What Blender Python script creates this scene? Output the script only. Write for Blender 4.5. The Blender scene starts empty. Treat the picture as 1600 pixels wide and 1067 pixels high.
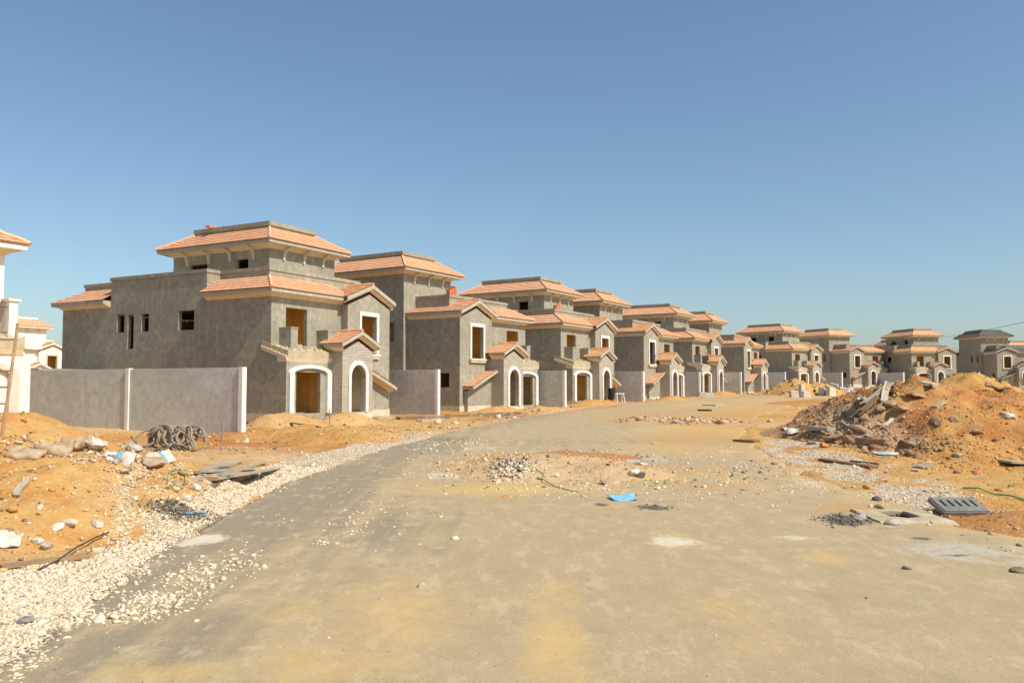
import bpy, math, random
import numpy as np
from mathutils import Vector, Matrix
random.seed(7); RNG = np.random.default_rng(7)
S = bpy.context.scene
COL = S.collection
PI = math.pi
# ------------------------------------------------------------------ camera
F = 1322.46; HY = 606.24; CAMZ = 2.6; GR = 0.016
PITCH = math.atan((HY - 533.5) / F)
cam = bpy.data.cameras.new("camera"); co = bpy.data.objects.new("camera", cam); COL.objects.link(co)
co.location = (0, 0, CAMZ); co.rotation_euler = (PI / 2 + PITCH, 0, 0)
cam.sensor_width = 36; cam.lens = 36 * F / 1600; cam.clip_start = 0.1; cam.clip_end = 4000
S.camera = co
def ray(x, y):
    dx = (x - 800) / F; dz = -(y - 533.5) / F
    return np.array([dx, math.cos(PITCH) - dz * math.sin(PITCH), math.sin(PITCH) + dz * math.cos(PITCH)])
def G(x, y):                       # photo point -> place on the road plane
    r = ray(x, y); t = CAMZ / (GR * r[1] - r[2]); return float(t * r[0]), float(t * r[1])
def AT(x, y, D):                   # photo point at distance D
    r = ray(x, y); t = D / r[1]; return float(t * r[0]), D, float(CAMZ + t * r[2])

# ------------------------------------------------------------------ numpy noise
def _hash(ix, iy, s):
    n = (ix * 374761393 + iy * 668265263 + s * 982451653) & 0x7fffffff
    n = ((n ^ (n >> 13)) * 1274126177) & 0x7fffffff
    return ((n ^ (n >> 16)) & 0xffff) / 65535.0
def vnoise(x, y, s=0):
    x = np.asarray(x, float); y = np.asarray(y, float)
    ix = np.floor(x).astype(np.int64); iy = np.floor(y).astype(np.int64)
    fx = x - ix; fy = y - iy; fx = fx * fx * (3 - 2 * fx); fy = fy * fy * (3 - 2 * fy)
    a = _hash(ix, iy, s); b = _hash(ix + 1, iy, s); c = _hash(ix, iy + 1, s); d = _hash(ix + 1, iy + 1, s)
    return (a + (b - a) * fx) * (1 - fy) + (c + (d - c) * fx) * fy
def fbm(x, y, s=0, o=4):
    r = 0; a = .5
    for i in range(o):
        r = r + a * vnoise(np.asarray(x) * 2 ** i, np.asarray(y) * 2 ** i, s + i * 17); a *= .5
    return r / (1 - .5 ** o)
def sstep(a, b, x):
    t = np.clip((np.asarray(x, float) - a) / (b - a), 0, 1); return t * t * (3 - 2 * t)

# ------------------------------------------------------------------ materials
def newmat(name):
    m = bpy.data.materials.new(name); m.use_nodes = True
    nt = m.node_tree; b = nt.nodes["Principled BSDF"]; b.inputs["Roughness"].default_value = .9
    b.inputs["Specular IOR Level"].default_value = .2
    return m, nt, b
class N:
    def __init__(s, nt): s.nt = nt
    def n(s, t, **k):
        x = s.nt.nodes.new(t)
        for a, v in k.items(): setattr(x, a, v)
        return x
    def l(s, a, b): s.nt.links.new(a, b)
    def noise(s, vec, scale, detail=4, rough=.55):
        x = s.n("ShaderNodeTexNoise"); x.inputs["Scale"].default_value = scale
        x.inputs["Detail"].default_value = detail; x.inputs["Roughness"].default_value = rough
        if vec is not None: s.l(vec, x.inputs["Vector"])
        return x.outputs["Fac"]
    def ramp(s, fac, stops):
        x = s.n("ShaderNodeValToRGB"); e = x.color_ramp.elements
        while len(e) < len(stops): e.new(.5)
        for q, (p, c) in zip(e, stops):
            q.position = p; q.color = c if len(c) == 4 else (*c, 1)
        s.l(fac, x.inputs["Fac"]); return x.outputs["Color"]
    def rampf(s, fac, a, b):
        x = s.n("ShaderNodeMapRange"); x.inputs["From Min"].default_value = a; x.inputs["From Max"].default_value = b
        s.l(fac, x.inputs["Value"]); return x.outputs["Result"]
    def mix(s, fac, a, b, mode='MIX'):
        x = s.n("ShaderNodeMix", data_type='RGBA', blend_type=mode)
        for v, i in ((fac, 0), (a, 6), (b, 7)):
            if isinstance(v, (int, float)): x.inputs[i].default_value = v
            elif isinstance(v, tuple): x.inputs[i].default_value = (*v, 1)
            else: s.l(v, x.inputs[i])
        return x.outputs[2]
    def math(s, op, a, b=None, c=None):
        x = s.n("ShaderNodeMath", operation=op)
        for i, v in enumerate((a, b, c)):
            if v is None: continue
            if isinstance(v, (int, float)): x.inputs[i].default_value = v
            else: s.l(v, x.inputs[i])
        return x.outputs[0]
    def scale(s, vec, xyz):
        x = s.n("ShaderNodeMapping"); x.inputs["Scale"].default_value = xyz; s.l(vec, x.inputs["Vector"]); return x.outputs["Vector"]
    def bump(s, h, dist, bsdf, strength=1, normal=None):
        x = s.n("ShaderNodeBump"); x.inputs["Distance"].default_value = dist; x.inputs["Strength"].default_value = strength
        s.l(h, x.inputs["Height"])
        if normal is not None: s.l(normal, x.inputs["Normal"])
        if bsdf is not None: s.l(x.outputs["Normal"], bsdf.inputs["Normal"])
        return x.outputs["Normal"]
    def attr(s, name):
        x = s.n("ShaderNodeAttribute"); x.attribute_name = name; return x.outputs["Fac"]
    def obj(s): return s.n("ShaderNodeTexCoord").outputs["Object"]
    def pos(s): return s.n("ShaderNodeNewGeometry").outputs["Position"]
    def rnd(s): return s.n("ShaderNodeObjectInfo").outputs["Random"]

def plaster(name, c0, c1, streak=(.62, .58, .50), amount=.55, rough=.92):
    """Trowelled render with cloudy patches, vertical runs and pale splashes."""
    m, nt, b = newmat(name); k = N(nt); p = k.pos()
    big = k.noise(p, .45, 5, .6); mid = k.noise(p, 3.2, 4)
    c = k.ramp(k.math('ADD', k.math('MULTIPLY', big, .62), k.math('MULTIPLY', k.noise(p, 1.5, 6, .7), .38)), [(.36, c0), (.64, c1)])
    c = k.mix(k.rampf(mid, .35, .75), c, tuple(v * .86 for v in c0), 'MIX')
    tr = k.noise(k.scale(p, (4.6, 4.6, .22)), 1.0, 4, .6)          # runs down the wall
    c = k.mix(k.math('MULTIPLY', k.rampf(tr, .60, .76), amount), c, streak)
    dk = k.noise(k.scale(p, (1.6, 1.6, .10)), 1.3, 3, .6)
    c = k.mix(k.math('MULTIPLY', k.rampf(dk, .60, .80), .30), c, tuple(v * .6 for v in c0))
    sp = k.noise(p, 7.5, 2, .5)                                     # thrown mortar splashes
    c = k.mix(k.math('MULTIPLY', k.rampf(sp, .69, .73), amount), c, streak)
    k.l(c, b.inputs["Base Color"]); b.inputs["Roughness"].default_value = rough
    k.bump(k.math('ADD', k.noise(p, 26, 3), k.math('MULTIPLY', mid, 3.0)), .0035, b, .6)
    return m
M = {}
M['grey'] = plaster("grey_render", (.30, .280, .215), (.445, .41, .315))
M['greyfascia'] = plaster("fascia_render", (.46, .42, .33), (.54, .49, .39), amount=.25)
M['cream'] = plaster("cream_plaster", (.76, .64, .48), (.82, .70, .54), (.84, .76, .64), .25)
M['bracket'] = plaster("bracket_plaster", (.66, .58, .46), (.74, .66, .54), (.78, .72, .62), .2)
M['white'] = plaster("white_trim", (.80, .77, .70), (.86, .83, .77), (.62, .56, .46), .35)
M['whitewall'] = plaster("white_wall_paint", (.84, .79, .68), (.88, .83, .73), (.70, .60, .44), .22)
M['creamwall'] = plaster("cream_wall_paint", (.80, .66, .42), (.84, .71, .47), (.75, .66, .48), .2)
M['plinth'] = plaster("plinth_coat", (.62, .54, .38), (.72, .64, .47), (.78, .72, .58), .4)
M['bitumen'] = plaster("bitumen_coat", (.045, .040, .034), (.075, .066, .055), (.20, .16, .10), .3)
M['ochre'] = plaster("ochre_inner_plaster", (.76, .48, .16), (.82, .54, .20), (.66, .44, .18), .2)
M['sandfloor'] = plaster('sand_dusted_floor', (.58, .43, .22), (.64, .50, .28), (.50, .44, .34), .4)
M['fence'] = plaster("precast_concrete", (.55, .555, .515), (.68, .69, .64), (.77, .77, .72), .55)
M['post'] = plaster("whitewashed_post", (.84, .82, .74), (.88, .86, .79), (.58, .52, .42), .4)
M['slab'] = plaster("raw_concrete", (.36, .33, .28), (.47, .43, .36), (.60, .52, .40), .4)
M['dirtyslab'] = plaster("sandy_concrete", (.46, .38, .24), (.56, .49, .34), (.60, .44, .20), .5)

def tile_mat(name, c0, c1, c2, dust=.0):
    m, nt, b = newmat(name); k = N(nt)
    uv = k.n("ShaderNodeUVMap").outputs["UV"]; sp = k.n("ShaderNodeSeparateXYZ"); k.l(uv, sp.inputs[0])
    u, v = sp.outputs[0], sp.outputs[1]
    cu = k.math('FLOOR', k.math('DIVIDE', u, .25)); cv = k.math('FLOOR', k.math('DIVIDE', v, .34))
    cb = k.n("ShaderNodeCombineXYZ"); k.l(cu, cb.inputs[0]); k.l(cv, cb.inputs[1]); k.l(k.rnd(), cb.inputs[2])
    wn = k.n("ShaderNodeTexWhiteNoise", noise_dimensions='3D'); k.l(cb.outputs[0], wn.inputs["Vector"])
    c = k.ramp(wn.outputs["Value"], [(0, c0), (.55, c1), (1, c2)])
    p = k.pos()
    c = k.mix(k.math('MULTIPLY', k.rampf(k.noise(p, .9, 5, .65), .45, .72), .30 + dust), c, (.72, .50, .27))
    c = k.mix(k.math('MULTIPLY', k.rampf(k.noise(p, 6, 3), .58, .75), .3), c, (.50, .20, .09))
    k.l(c, b.inputs["Base Color"]); b.inputs["Roughness"].default_value = .75
    w = k.math('SINE', k.math('MULTIPLY', u, 2 * PI / .25))
    k.bump(w, .022, b, .8)
    return m
M['tile'] = tile_mat("clay_roof_tile", (.72, .37, .20), (.77, .415, .23), (.82, .48, .285))
M['buttshade'] = tile_mat("tile_butt_shade", (.46, .215, .12), (.52, .25, .14), (.56, .28, .165))  # darker tile for course risers: shadow gap under each row painted in
M['tilesand'] = tile_mat("sandy_roof_tile", (.68, .32, .14), (.74, .40, .18), (.78, .48, .24), .45)
M['tilered'] = tile_mat("new_roof_tile", (.50, .12, .06), (.62, .20, .09), (.70, .30, .14))
M['felt'] = plaster("roof_felt", (.13, .12, .10), (.20, .18, .145), (.36, .31, .22), .45)

def stone_mat():
    m, nt, b = newmat("split_stone_cladding"); k = N(nt)
    uv = k.n("ShaderNodeUVMap").outputs["UV"]
    br = k.n("ShaderNodeTexBrick"); k.l(uv, br.inputs["Vector"])
    br.inputs["Scale"].default_value = 1; br.inputs["Brick Width"].default_value = .62; br.inputs["Row Height"].default_value = .15
    br.inputs["Mortar Size"].default_value = .012; br.inputs["Mortar Smooth"].default_value = .4
    br.inputs["Color1"].default_value = (.385, .37, .325, 1); br.inputs["Color2"].default_value = (.48, .455, .39, 1)
    br.inputs["Mortar"].default_value = (.33, .31, .265, 1)
    p = k.pos(); c = k.mix(k.rampf(k.noise(p, 5, 4), .4, .75), br.outputs["Color"], (.44, .34, .22))
    c = k.mix(k.rampf(k.noise(k.scale(p, (1, 1, 3)), 2.2, 3), .62, .8), c, (.52, .50, .44))
    k.l(c, b.inputs["Base Color"])
    h = k.math('ADD', k.math('MULTIPLY', br.outputs["Fac"], -1.0), k.math('MULTIPLY', k.noise(p, 14, 4), .8))
    k.bump(h, .018, b, .8); return m
M['stone'] = stone_mat()

def simple(name, c0, c1, scale=6, rough=.85, bump=.01, metal=0, bscale=30):
    m, nt, b = newmat(name); k = N(nt); o = k.obj()
    k.l(k.ramp(k.noise(o, scale, 5, .6), [(.3, c0), (.7, c1)]), b.inputs["Base Color"])
    b.inputs["Roughness"].default_value = rough; b.inputs["Metallic"].default_value = metal
    if bump: k.bump(k.noise(o, bscale, 4), bump * .35, b, .7)
    return m
def wood(name, c0, c1):
    m, nt, b = newmat(name); k = N(nt); o = k.obj()
    g = k.noise(k.scale(o, (1.2, 22, 22)), 1.0, 5, .6)
    c = k.ramp(g, [(.3, c0), (.7, c1)]); c = k.mix(k.rampf(k.noise(o, 1.6, 3), .55, .8), c, (.50, .36, .18))
    k.l(c, b.inputs["Base Color"]); k.bump(g, .003, b, .8); return m
M['wood'] = wood("weathered_timber", (.34, .285, .205), (.50, .43, .32))
M['wooddark'] = wood("dark_timber", (.14, .105, .075), (.26, .20, .14))
M['woodbrown'] = wood("brown_timber", (.27, .16, .085), (.40, .26, .15))
M['green_board'] = wood("greenish_board", (.33, .32, .20), (.42, .40, .27))
M['hose'] = simple("dusty_hose", (.22, .19, .15), (.33, .285, .215), 3, .7)
M['rust'] = simple("rusty_steel", (.17, .085, .045), (.28, .15, .08), 8, .8)
M['steel'] = simple("grey_steel", (.22, .20, .18), (.32, .30, .27), 8, .6)
M['iron'] = simple("dark_iron", (.05, .045, .04), (.10, .085, .07), 8, .6)
M['sack'] = simple("pale_paper_sack", (.50, .46, .39), (.62, .58, .50), 5, .85, .02, 0, 12)
M['sackblue'] = simple("blue_print", (.10, .33, .48), (.22, .46, .60), 6)
M['blue'] = simple("blue_plastic_sheet", (.16, .40, .56), (.30, .55, .70), 9, .5, .02, 0, 14)
M['cloth'] = simple("ragged_brown_cloth", (.33, .23, .13), (.52, .40, .26), 6, .95, .03, 0, 12)
M['concrete'] = simple("broken_concrete", (.35, .31, .25), (.50, .45, .37), 4, .95, .03, 0, 14)
M['earthstone'] = simple('earthy_stone', (.29, .185, .105), (.44, .315, .195), 5, .95, .03, 0, 14)
M['block'] = simple("white_block", (.52, .46, .36), (.66, .60, .49), 3, .9, .02)
M['brick'] = simple("red_brick", (.50, .17, .07), (.62, .26, .11), 9, .9)
M['black'] = simple("black_plastic", (.018, .017, .016), (.05, .045, .04), 5, .6)
M['green'] = simple("green_cord", (.20, .38, .12), (.30, .46, .18), 6, .7, 0)
M['cable'] = simple("grey_cable", (.10, .10, .10), (.14, .14, .14), 6, .7, 0)
M['redcloth'] = simple("red_cloth", (.42, .09, .06), (.55, .18, .12), 9)
M['pit'] = simple("shaded_pit_concrete", (.05, .048, .045), (.09, .085, .08), 5)  # near-black concrete, the shade inside the pit is put into its colour
M['grate'] = simple("cast_iron_grate", (.17, .165, .145), (.25, .24, .21), 5, .75, .012, 0, 25)

def stones_mat():
    m, nt, b = newmat("crushed_limestone"); k = N(nt)
    g = k.n("ShaderNodeNewGeometry").outputs["Random Per Island"]
    c = k.ramp(g, [(0, (.48, .375, .25)), (.25, (.64, .525, .36)), (.7, (.74, .63, .46)), (.93, (.80, .71, .56)), (.97, (.26, .21, .16))])
    c = k.mix(k.rampf(k.noise(k.pos(), 30, 3), .45, .75), c, (.60, .46, .29))
    k.l(c, b.inputs["Base Color"]); return m
M['stones'] = stones_mat()
def rubble_mat():
    m, nt, b = newmat("brown_rubble"); k = N(nt)
    g = k.n("ShaderNodeNewGeometry").outputs["Random Per Island"]
    c = k.ramp(g, [(0, (.16, .10, .06)), (.25, (.32, .20, .11)), (.5, (.46, .34, .21)), (.75, (.58, .50, .39)), (.95, (.66, .60, .50)), (1, (.40, .13, .06))])
    c = k.mix(k.rampf(k.noise(k.pos(), 20, 3), .5, .75), c, (.55, .33, .12))
    k.l(c, b.inputs["Base Color"]); return m
M['rubble'] = rubble_mat()
M['earthrubble'] = rubble_mat()
for e_, c_ in zip([n for n in M['earthrubble'].node_tree.nodes if n.type == 'VALTORGB'][0].color_ramp.elements, [(.10, .06, .035), (.24, .135, .065), (.36, .22, .105), (.42, .28, .15), (.50, .38, .25), (.36, .13, .06)]): e_.color = (*c_, 1)
def grit_mat():
    m, nt, b = newmat("dark_grit"); k = N(nt)
    g = k.n("ShaderNodeNewGeometry").outputs["Random Per Island"]
    k.l(k.ramp(g, [(0, (.05, .045, .04)), (.6, (.15, .13, .105)), (1, (.30, .26, .20))]), b.inputs["Base Color"]); return m
M['grit'] = grit_mat()

def sand_mat(name="orange_sand"):
    m, nt, b = newmat(name); k = N(nt); p = k.pos()
    n1 = k.noise(p, .22, 5, .6); n2 = k.noise(p, 1.7, 6, .65); n3 = k.noise(p, 14, 5, .7)
    c = k.ramp(n1, [(.30, (.49, .245, .062)), (.5, (.535, .310, .095)), (.70, (.56, .370, .155))])
    c = k.mix(k.rampf(n2, .50, .72), c, (.52, .225, .060))
    c = k.mix(k.math('MULTIPLY', k.rampf(n2, .52, .30), .5), c, (.62, .42, .19))
    c = k.mix(k.math('MULTIPLY', k.rampf(n3, .58, .74), .6), c, (.36, .185, .065)); n5 = k.noise(p, 30, 3, .7); c = k.mix(k.math('MULTIPLY', k.rampf(n5, .58, .70), .45), c, (.33, .18, .07)); c = k.mix(k.math('MULTIPLY', k.rampf(n5, .40, .30), .4), c, (.68, .50, .27))
    c = k.mix(k.attr("red"), c, (.40, .145, .045))
    c = k.mix(k.math('MULTIPLY', k.attr("pale"), .9), c, (.60, .48, .31))
    vo = k.n("ShaderNodeTexVoronoi"); vo.inputs["Scale"].default_value = 14; k.l(p, vo.inputs["Vector"])
    vr = k.n("ShaderNodeSeparateColor"); k.l(vo.outputs["Color"], vr.inputs[0])
    gcol = k.ramp(vr.outputs[0], [(0, (.44, .35, .23)), (.4, (.64, .54, .39)), (1, (.78, .69, .54))])
    gcol = k.mix(k.rampf(vo.outputs["Distance"], .35, .75), gcol, (.36, .26, .15))
    gm = k.rampf(k.math('ADD', k.attr("gravel"), k.math('MULTIPLY', k.math('SUBTRACT', n3, .5), .9)), .40, .62)
    c = k.mix(gm, c, gcol)
    sp = k.n("ShaderNodeTexVoronoi"); sp.inputs["Scale"].default_value = 5.5; k.l(p, sp.inputs["Vector"])
    c = k.mix(k.math('MULTIPLY', k.rampf(sp.outputs["Distance"], .13, .09), .7), c, (.70, .60, .44))
    k.l(c, b.inputs["Base Color"]); b.inputs["Roughness"].default_value = 1
    h = k.math('ADD', k.math('MULTIPLY', n2, 3.0), k.math('ADD', n3, k.math('MULTIPLY', k.noise(p, 55, 3), .35)))
    nn = k.bump(k.math('ADD', k.noise(p, 3.6, 5, .6), k.math('MULTIPLY', k.noise(p, 9, 4, .6), .4)), .085, None, .85, k.bump(h, .028, None, .85))
    k.bump(k.math('MULTIPLY', k.math('MULTIPLY', vo.outputs["Distance"], gm), -1.0), .03, b, .8, nn)
    return m
M['sand'] = sand_mat()
def road_mat():
    m, nt, b = newmat("dusty_asphalt"); k = N(nt); p = k.pos()
    n1 = k.noise(p, .30, 5, .6); n2 = k.noise(p, 1.6, 6, .65); n3 = k.noise(p, 9, 5, .7); gr = k.noise(p, 95, 3, .7)
    asp = k.ramp(gr, [(.30, (.20, .165, .112)), (.55, (.295, .24, .16)), (.75, (.39, .32, .215))])
    dust = k.ramp(n2, [(.3, (.435, .325, .178)), (.7, (.49, .375, .215))])
    n4 = k.noise(p, 38, 4, .7); tyre = k.noise(k.scale(p, (2.6, .07, 1)), 1.0, 4, .6)
    dust = k.mix(k.math('MULTIPLY', k.rampf(n4, .52, .66), .60), dust, (.30, .225, .135))
    dust = k.mix(k.math('MULTIPLY', k.rampf(n3, .55, .75), .35), dust, (.50, .42, .27))
    dust = k.mix(k.math('MULTIPLY', k.rampf(gr, .54, .38), .55), dust, (.25, .20, .13))
    sc = k.noise(k.scale(p, (1.0, .35, 1)), 2.0, 5, .65)
    d = k.math('ADD', k.attr("dust"), k.math('ADD', k.math('MULTIPLY', k.math('SUBTRACT', n2, .5), .9), k.math('MULTIPLY', k.math('SUBTRACT', sc, .5), .8)))
    d = k.math('ADD', d, k.math('ADD', k.math('MULTIPLY', k.math('SUBTRACT', tyre, .5), 1.5), k.math('MULTIPLY', k.math('SUBTRACT', n4, .5), .5)))
    c = k.mix(k.rampf(d, .20, .72), asp, dust)
    n6 = k.noise(k.scale(p, (1.0, .42, 1)), 3.6, 9, .74); n7 = k.noise(k.scale(p, (1.0, .5, 1)), 1.1, 9, .72)
    c = k.mix(k.math('MULTIPLY', k.rampf(n6, .53, .58), .30), c, (.345, .265, .16))
    c = k.mix(k.math('MULTIPLY', k.rampf(n6, .46, .41), .34), c, (.59, .475, .30))
    c = k.mix(k.math('MULTIPLY', k.rampf(n7, .54, .60), .26), c, (.34, .265, .165))
    def over(c, name, col, a, bb, w):
        f = k.rampf(k.math('ADD', k.attr(name), k.math('ADD', k.math('MULTIPLY', k.math('SUBTRACT', n3, .5), w), k.math('ADD', k.math('MULTIPLY', k.math('SUBTRACT', n4, .5), w * .8), k.math('MULTIPLY', k.math('SUBTRACT', n2, .5), w)))), a, bb)
        return k.mix(f, c, col)
    c = over(c, "yellow", (.565, .385, .15), .25, .85, .7)
    c = over(c, "orange", (.50, .285, .105), .25, .75, .9)
    c = over(c, "grey", (.46, .42, .335), .40, .66, 1.7)
    c = over(c, "pale", (.62, .54, .385), .38, .62, 1.0)
    c = over(c, "dark", (.125, .108, .085), .40, .65, 1.0)
    sp = k.n("ShaderNodeTexVoronoi"); sp.inputs["Scale"].default_value = 7; k.l(p, sp.inputs["Vector"])
    sr = k.n("ShaderNodeSeparateColor"); k.l(sp.outputs["Color"], sr.inputs[0])
    spot = k.math('MULTIPLY', k.rampf(sp.outputs["Distance"], .11, .07), k.math('GREATER_THAN', sr.outputs[0], .72))
    c = k.mix(k.math('MULTIPLY', spot, .75), c, (.12, .10, .075))
    gr2 = k.noise(p, 55, 3, .75); c = k.mix(k.math('MULTIPLY', k.rampf(gr2, .56, .68), .35), c, (.20, .165, .115)); c = k.mix(k.math('MULTIPLY', k.rampf(gr2, .42, .32), .30), c, (.60, .50, .34))
    k.l(c, b.inputs["Base Color"]); b.inputs["Roughness"].default_value = .95
    k.bump(k.math('ADD', k.math('MULTIPLY', gr, .5), k.math('ADD', n3, k.math('MULTIPLY', n2, 1.6))), .007, b, .75)
    return m
M['road'] = road_mat()

# ------------------------------------------------------------------ object helpers
def setp(o, label=None, cat=None, group=None, kind=None):
    if label: o["label"] = label
    if cat: o["category"] = cat
    if group: o["group"] = group
    if kind: o["kind"] = kind
    return o
def empty(name, loc=(0, 0, 0), rz=0):
    o = bpy.data.objects.new(name, None); COL.objects.link(o); o.location = loc; o.rotation_euler = (0, 0, rz)
    o.empty_display_size = .3; return o
class MB:
    def __init__(s): s.v = []; s.f = []; s.uv = []; s.mi = []
    def quad(s, *P, uv=None, mi=0):
        i = len(s.v); s.v += [tuple(map(float, p)) for p in P]; s.f.append(tuple(range(i, i + len(P))))
        s.uv.append(uv); s.mi.append(mi)
    def box(s, x0, y0, z0, x1, y1, z1, mi=0):
        c = [(x0, y0, z0), (x1, y0, z0), (x1, y1, z0), (x0, y1, z0), (x0, y0, z1), (x1, y0, z1), (x1, y1, z1), (x0, y1, z1)]
        s.hexa(c, mi)
    def hexa(s, c, mi=0):
        i = len(s.v); s.v += [tuple(map(float, p)) for p in c]
        for f in ((0, 3, 2, 1), (4, 5, 6, 7), (0, 1, 5, 4), (1, 2, 6, 5), (2, 3, 7, 6), (3, 0, 4, 7)):
            s.f.append(tuple(i + q for q in f)); s.uv.append(None); s.mi.append(mi)
    def prism(s, poly, d, mi=0, uvf=None):
        """poly: 3-D points of a flat outline, d: extrusion vector"""
        n = len(poly); i = len(s.v); d = np.array(d, float)
        s.v += [tuple(map(float, p)) for p in poly] + [tuple(map(float, np.array(p) + d)) for p in poly]
        fs = [tuple(range(i, i + n)), tuple(range(i + 2 * n - 1, i + n - 1, -1))]
        fs += [(i + k, i + n + k, i + n + (k + 1) % n, i + (k + 1) % n) for k in range(n)]
        for f in fs:
            s.f.append(f); s.mi.append(mi)
            s.uv.append([uvf(s.v[q]) for q in f] if uvf else None)
    def tube(s, pts, r, n=6, mi=0, taper=None):
        pts = [np.array(p, float) for p in pts]; i = len(s.v); up = np.array([.13, .21, .97])
        for j, p in enumerate(pts):
            t = pts[min(j + 1, len(pts) - 1)] - pts[max(j - 1, 0)]; t = t / (np.linalg.norm(t) + 1e-9)
            a = np.cross(t, up); 
            if np.linalg.norm(a) < .05: a = np.cross(t, (1, 0, 0))
            a /= np.linalg.norm(a); b_ = np.cross(t, a); rr = r if taper is None else r * (1 + (taper - 1) * j / (len(pts) - 1))
            for q in range(n):
                an = 2 * PI * q / n; s.v.append(tuple(p + rr * (math.cos(an) * a + math.sin(an) * b_)))
        for j in range(len(pts) - 1):
            for q in range(n):
                s.f.append((i + j * n + q, i + j * n + (q + 1) % n, i + (j + 1) * n + (q + 1) % n, i + (j + 1) * n + q)); s.uv.append(None); s.mi.append(mi)
        s.f.append(tuple(i + q for q in range(n - 1, -1, -1))); s.uv.append(None); s.mi.append(mi)
        k = i + (len(pts) - 1) * n; s.f.append(tuple(k + q for q in range(n))); s.uv.append(None); s.mi.append(mi)
    def build(s, name, mat, parent=None, xf=None, flip=False, smooth=False, bevel=0):
        me = bpy.data.meshes.new(name); v = [xf(p) for p in s.v] if xf else s.v
        f = [tuple(reversed(q)) for q in s.f] if flip else s.f
        me.from_pydata(v, [], f); mats = mat if isinstance(mat, list) else [mat]
        for q in mats: me.materials.append(q)
        if any(u is not None for u in s.uv):
            ul = me.uv_layers.new(name="UVMap"); li = 0
            for q, u in zip(s.f, s.uv):
                if u is None: u = [(0, 0)] * len(q)
                u = list(reversed(u)) if flip else u
                for w in u: ul.data[li].uv = w; li += 1
        for pl, mi in zip(me.polygons, s.mi): pl.material_index = mi; pl.use_smooth = smooth
        o = bpy.data.objects.new(name, me); COL.objects.link(o)
        if parent: o.parent = parent
        if bevel:
            bm = o.modifiers.new("bevel", 'BEVEL'); bm.width = bevel; bm.segments = 2; bm.limit_method = 'ANGLE'
        return o
def nrm(v): v = np.array(v, float); return v / (np.linalg.norm(v) + 1e-12)

# ================================================================== HOUSES
W = 9.78; GBW = -.53 - .12
def wall_grid(mb, O, U, w, h0, h1, inn, th, holes):
    """Upright wall from point O=(a,b) along U, heights h0..h1, thickness th towards inn; rectangular holes (u0,u1,z0,z1)."""
    us = sorted({0, w} | {q for h in holes for q in h[:2]}); zs = sorted({h0, h1} | {q for h in holes for q in h[2:]})
    O = np.array(O, float); U = np.array(U, float); inn = np.array(inn, float)
    def P(u, z, t=0): q = O + U * u + inn * t; return (q[0], q[1], z)
    def inh(u, z): return any(h[0] < u < h[1] and h[2] < z < h[3] for h in holes)
    for i in range(len(us) - 1):
        for j in range(len(zs) - 1):
            if inh((us[i] + us[i + 1]) / 2, (zs[j] + zs[j + 1]) / 2): continue
            for t in (0, th):
                mb.quad(P(us[i], zs[j], t), P(us[i + 1], zs[j], t), P(us[i + 1], zs[j + 1], t), P(us[i], zs[j + 1], t), mi=1 if t else 0)
    for u0, u1, z0, z1 in holes:
        for (a, b) in (((u0, z0), (u0, z1)), ((u1, z0), (u1, z1)), ((u0, z0), (u1, z0)), ((u0, z1), (u1, z1))):
            mb.quad(P(*a), P(*b), P(*b, th), P(*a, th))
    mb.quad(P(0, h1), P(w, h1), P(w, h1, th), P(0, h1, th))
    mb.quad(P(0, h0), P(0, h1), P(0, h1, th), P(0, h0, th)); mb.quad(P(w, h0), P(w, h1), P(w, h1, th), P(w, h0, th))
def slope(mb, E0, E1, T1, T0, n=None, lift=.045):
    E0, E1, T1, T0 = (np.array(p, float) for p in (E0, E1, T1, T0))
    L = nrm(E1 - E0); up = (T0 + T1) / 2 - (E0 + E1) / 2; up = up - L * up.dot(L); run = np.linalg.norm(up); ud = up / run
    nn = np.cross(L, ud); nn = nn if nn[2] > 0 else -nn
    n = n or max(1, round(run / .34))
    def uv(p): d = np.array(p) - E0; return (float(d.dot(L)), float(d.dot(ud)))
    for i in range(n):
        f0, f1 = i / n, (i + 1) / n
        a, b = E0 + (T0 - E0) * f0, E1 + (T1 - E1) * f0; d, c = E0 + (T0 - E0) * f1, E1 + (T1 - E1) * f1
        q = [a + nn * lift, b + nn * lift, c + nn * .008, d + nn * .008]
        k = [uv(p) for p in (a, b, c, d)]
        k = [(x, y * (.34 * n / run)) for x, y in k]
        k = [(x, min(max(y, .34 * i + .01), .34 * (i + 1) - .01)) for x, y in k]
        mb.quad(*q, uv=k)
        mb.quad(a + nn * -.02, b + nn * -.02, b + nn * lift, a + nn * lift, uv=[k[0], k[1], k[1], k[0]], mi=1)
def cap(mb, A, B, r=.085):
    A = np.array(A, float); B = np.array(B, float); n = max(2, int(np.linalg.norm(B - A) / .4))
    i = len(mb.f); mb.tube([A + (B - A) * k / n + np.array([0, 0, .03 * (k % 2)]) for k in range(n + 1)], r, 6)
    for q in range(i, len(mb.f)): mb.uv[q] = [(.1 + .003 * w, .1) for w in range(len(mb.f[q]))]
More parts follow.
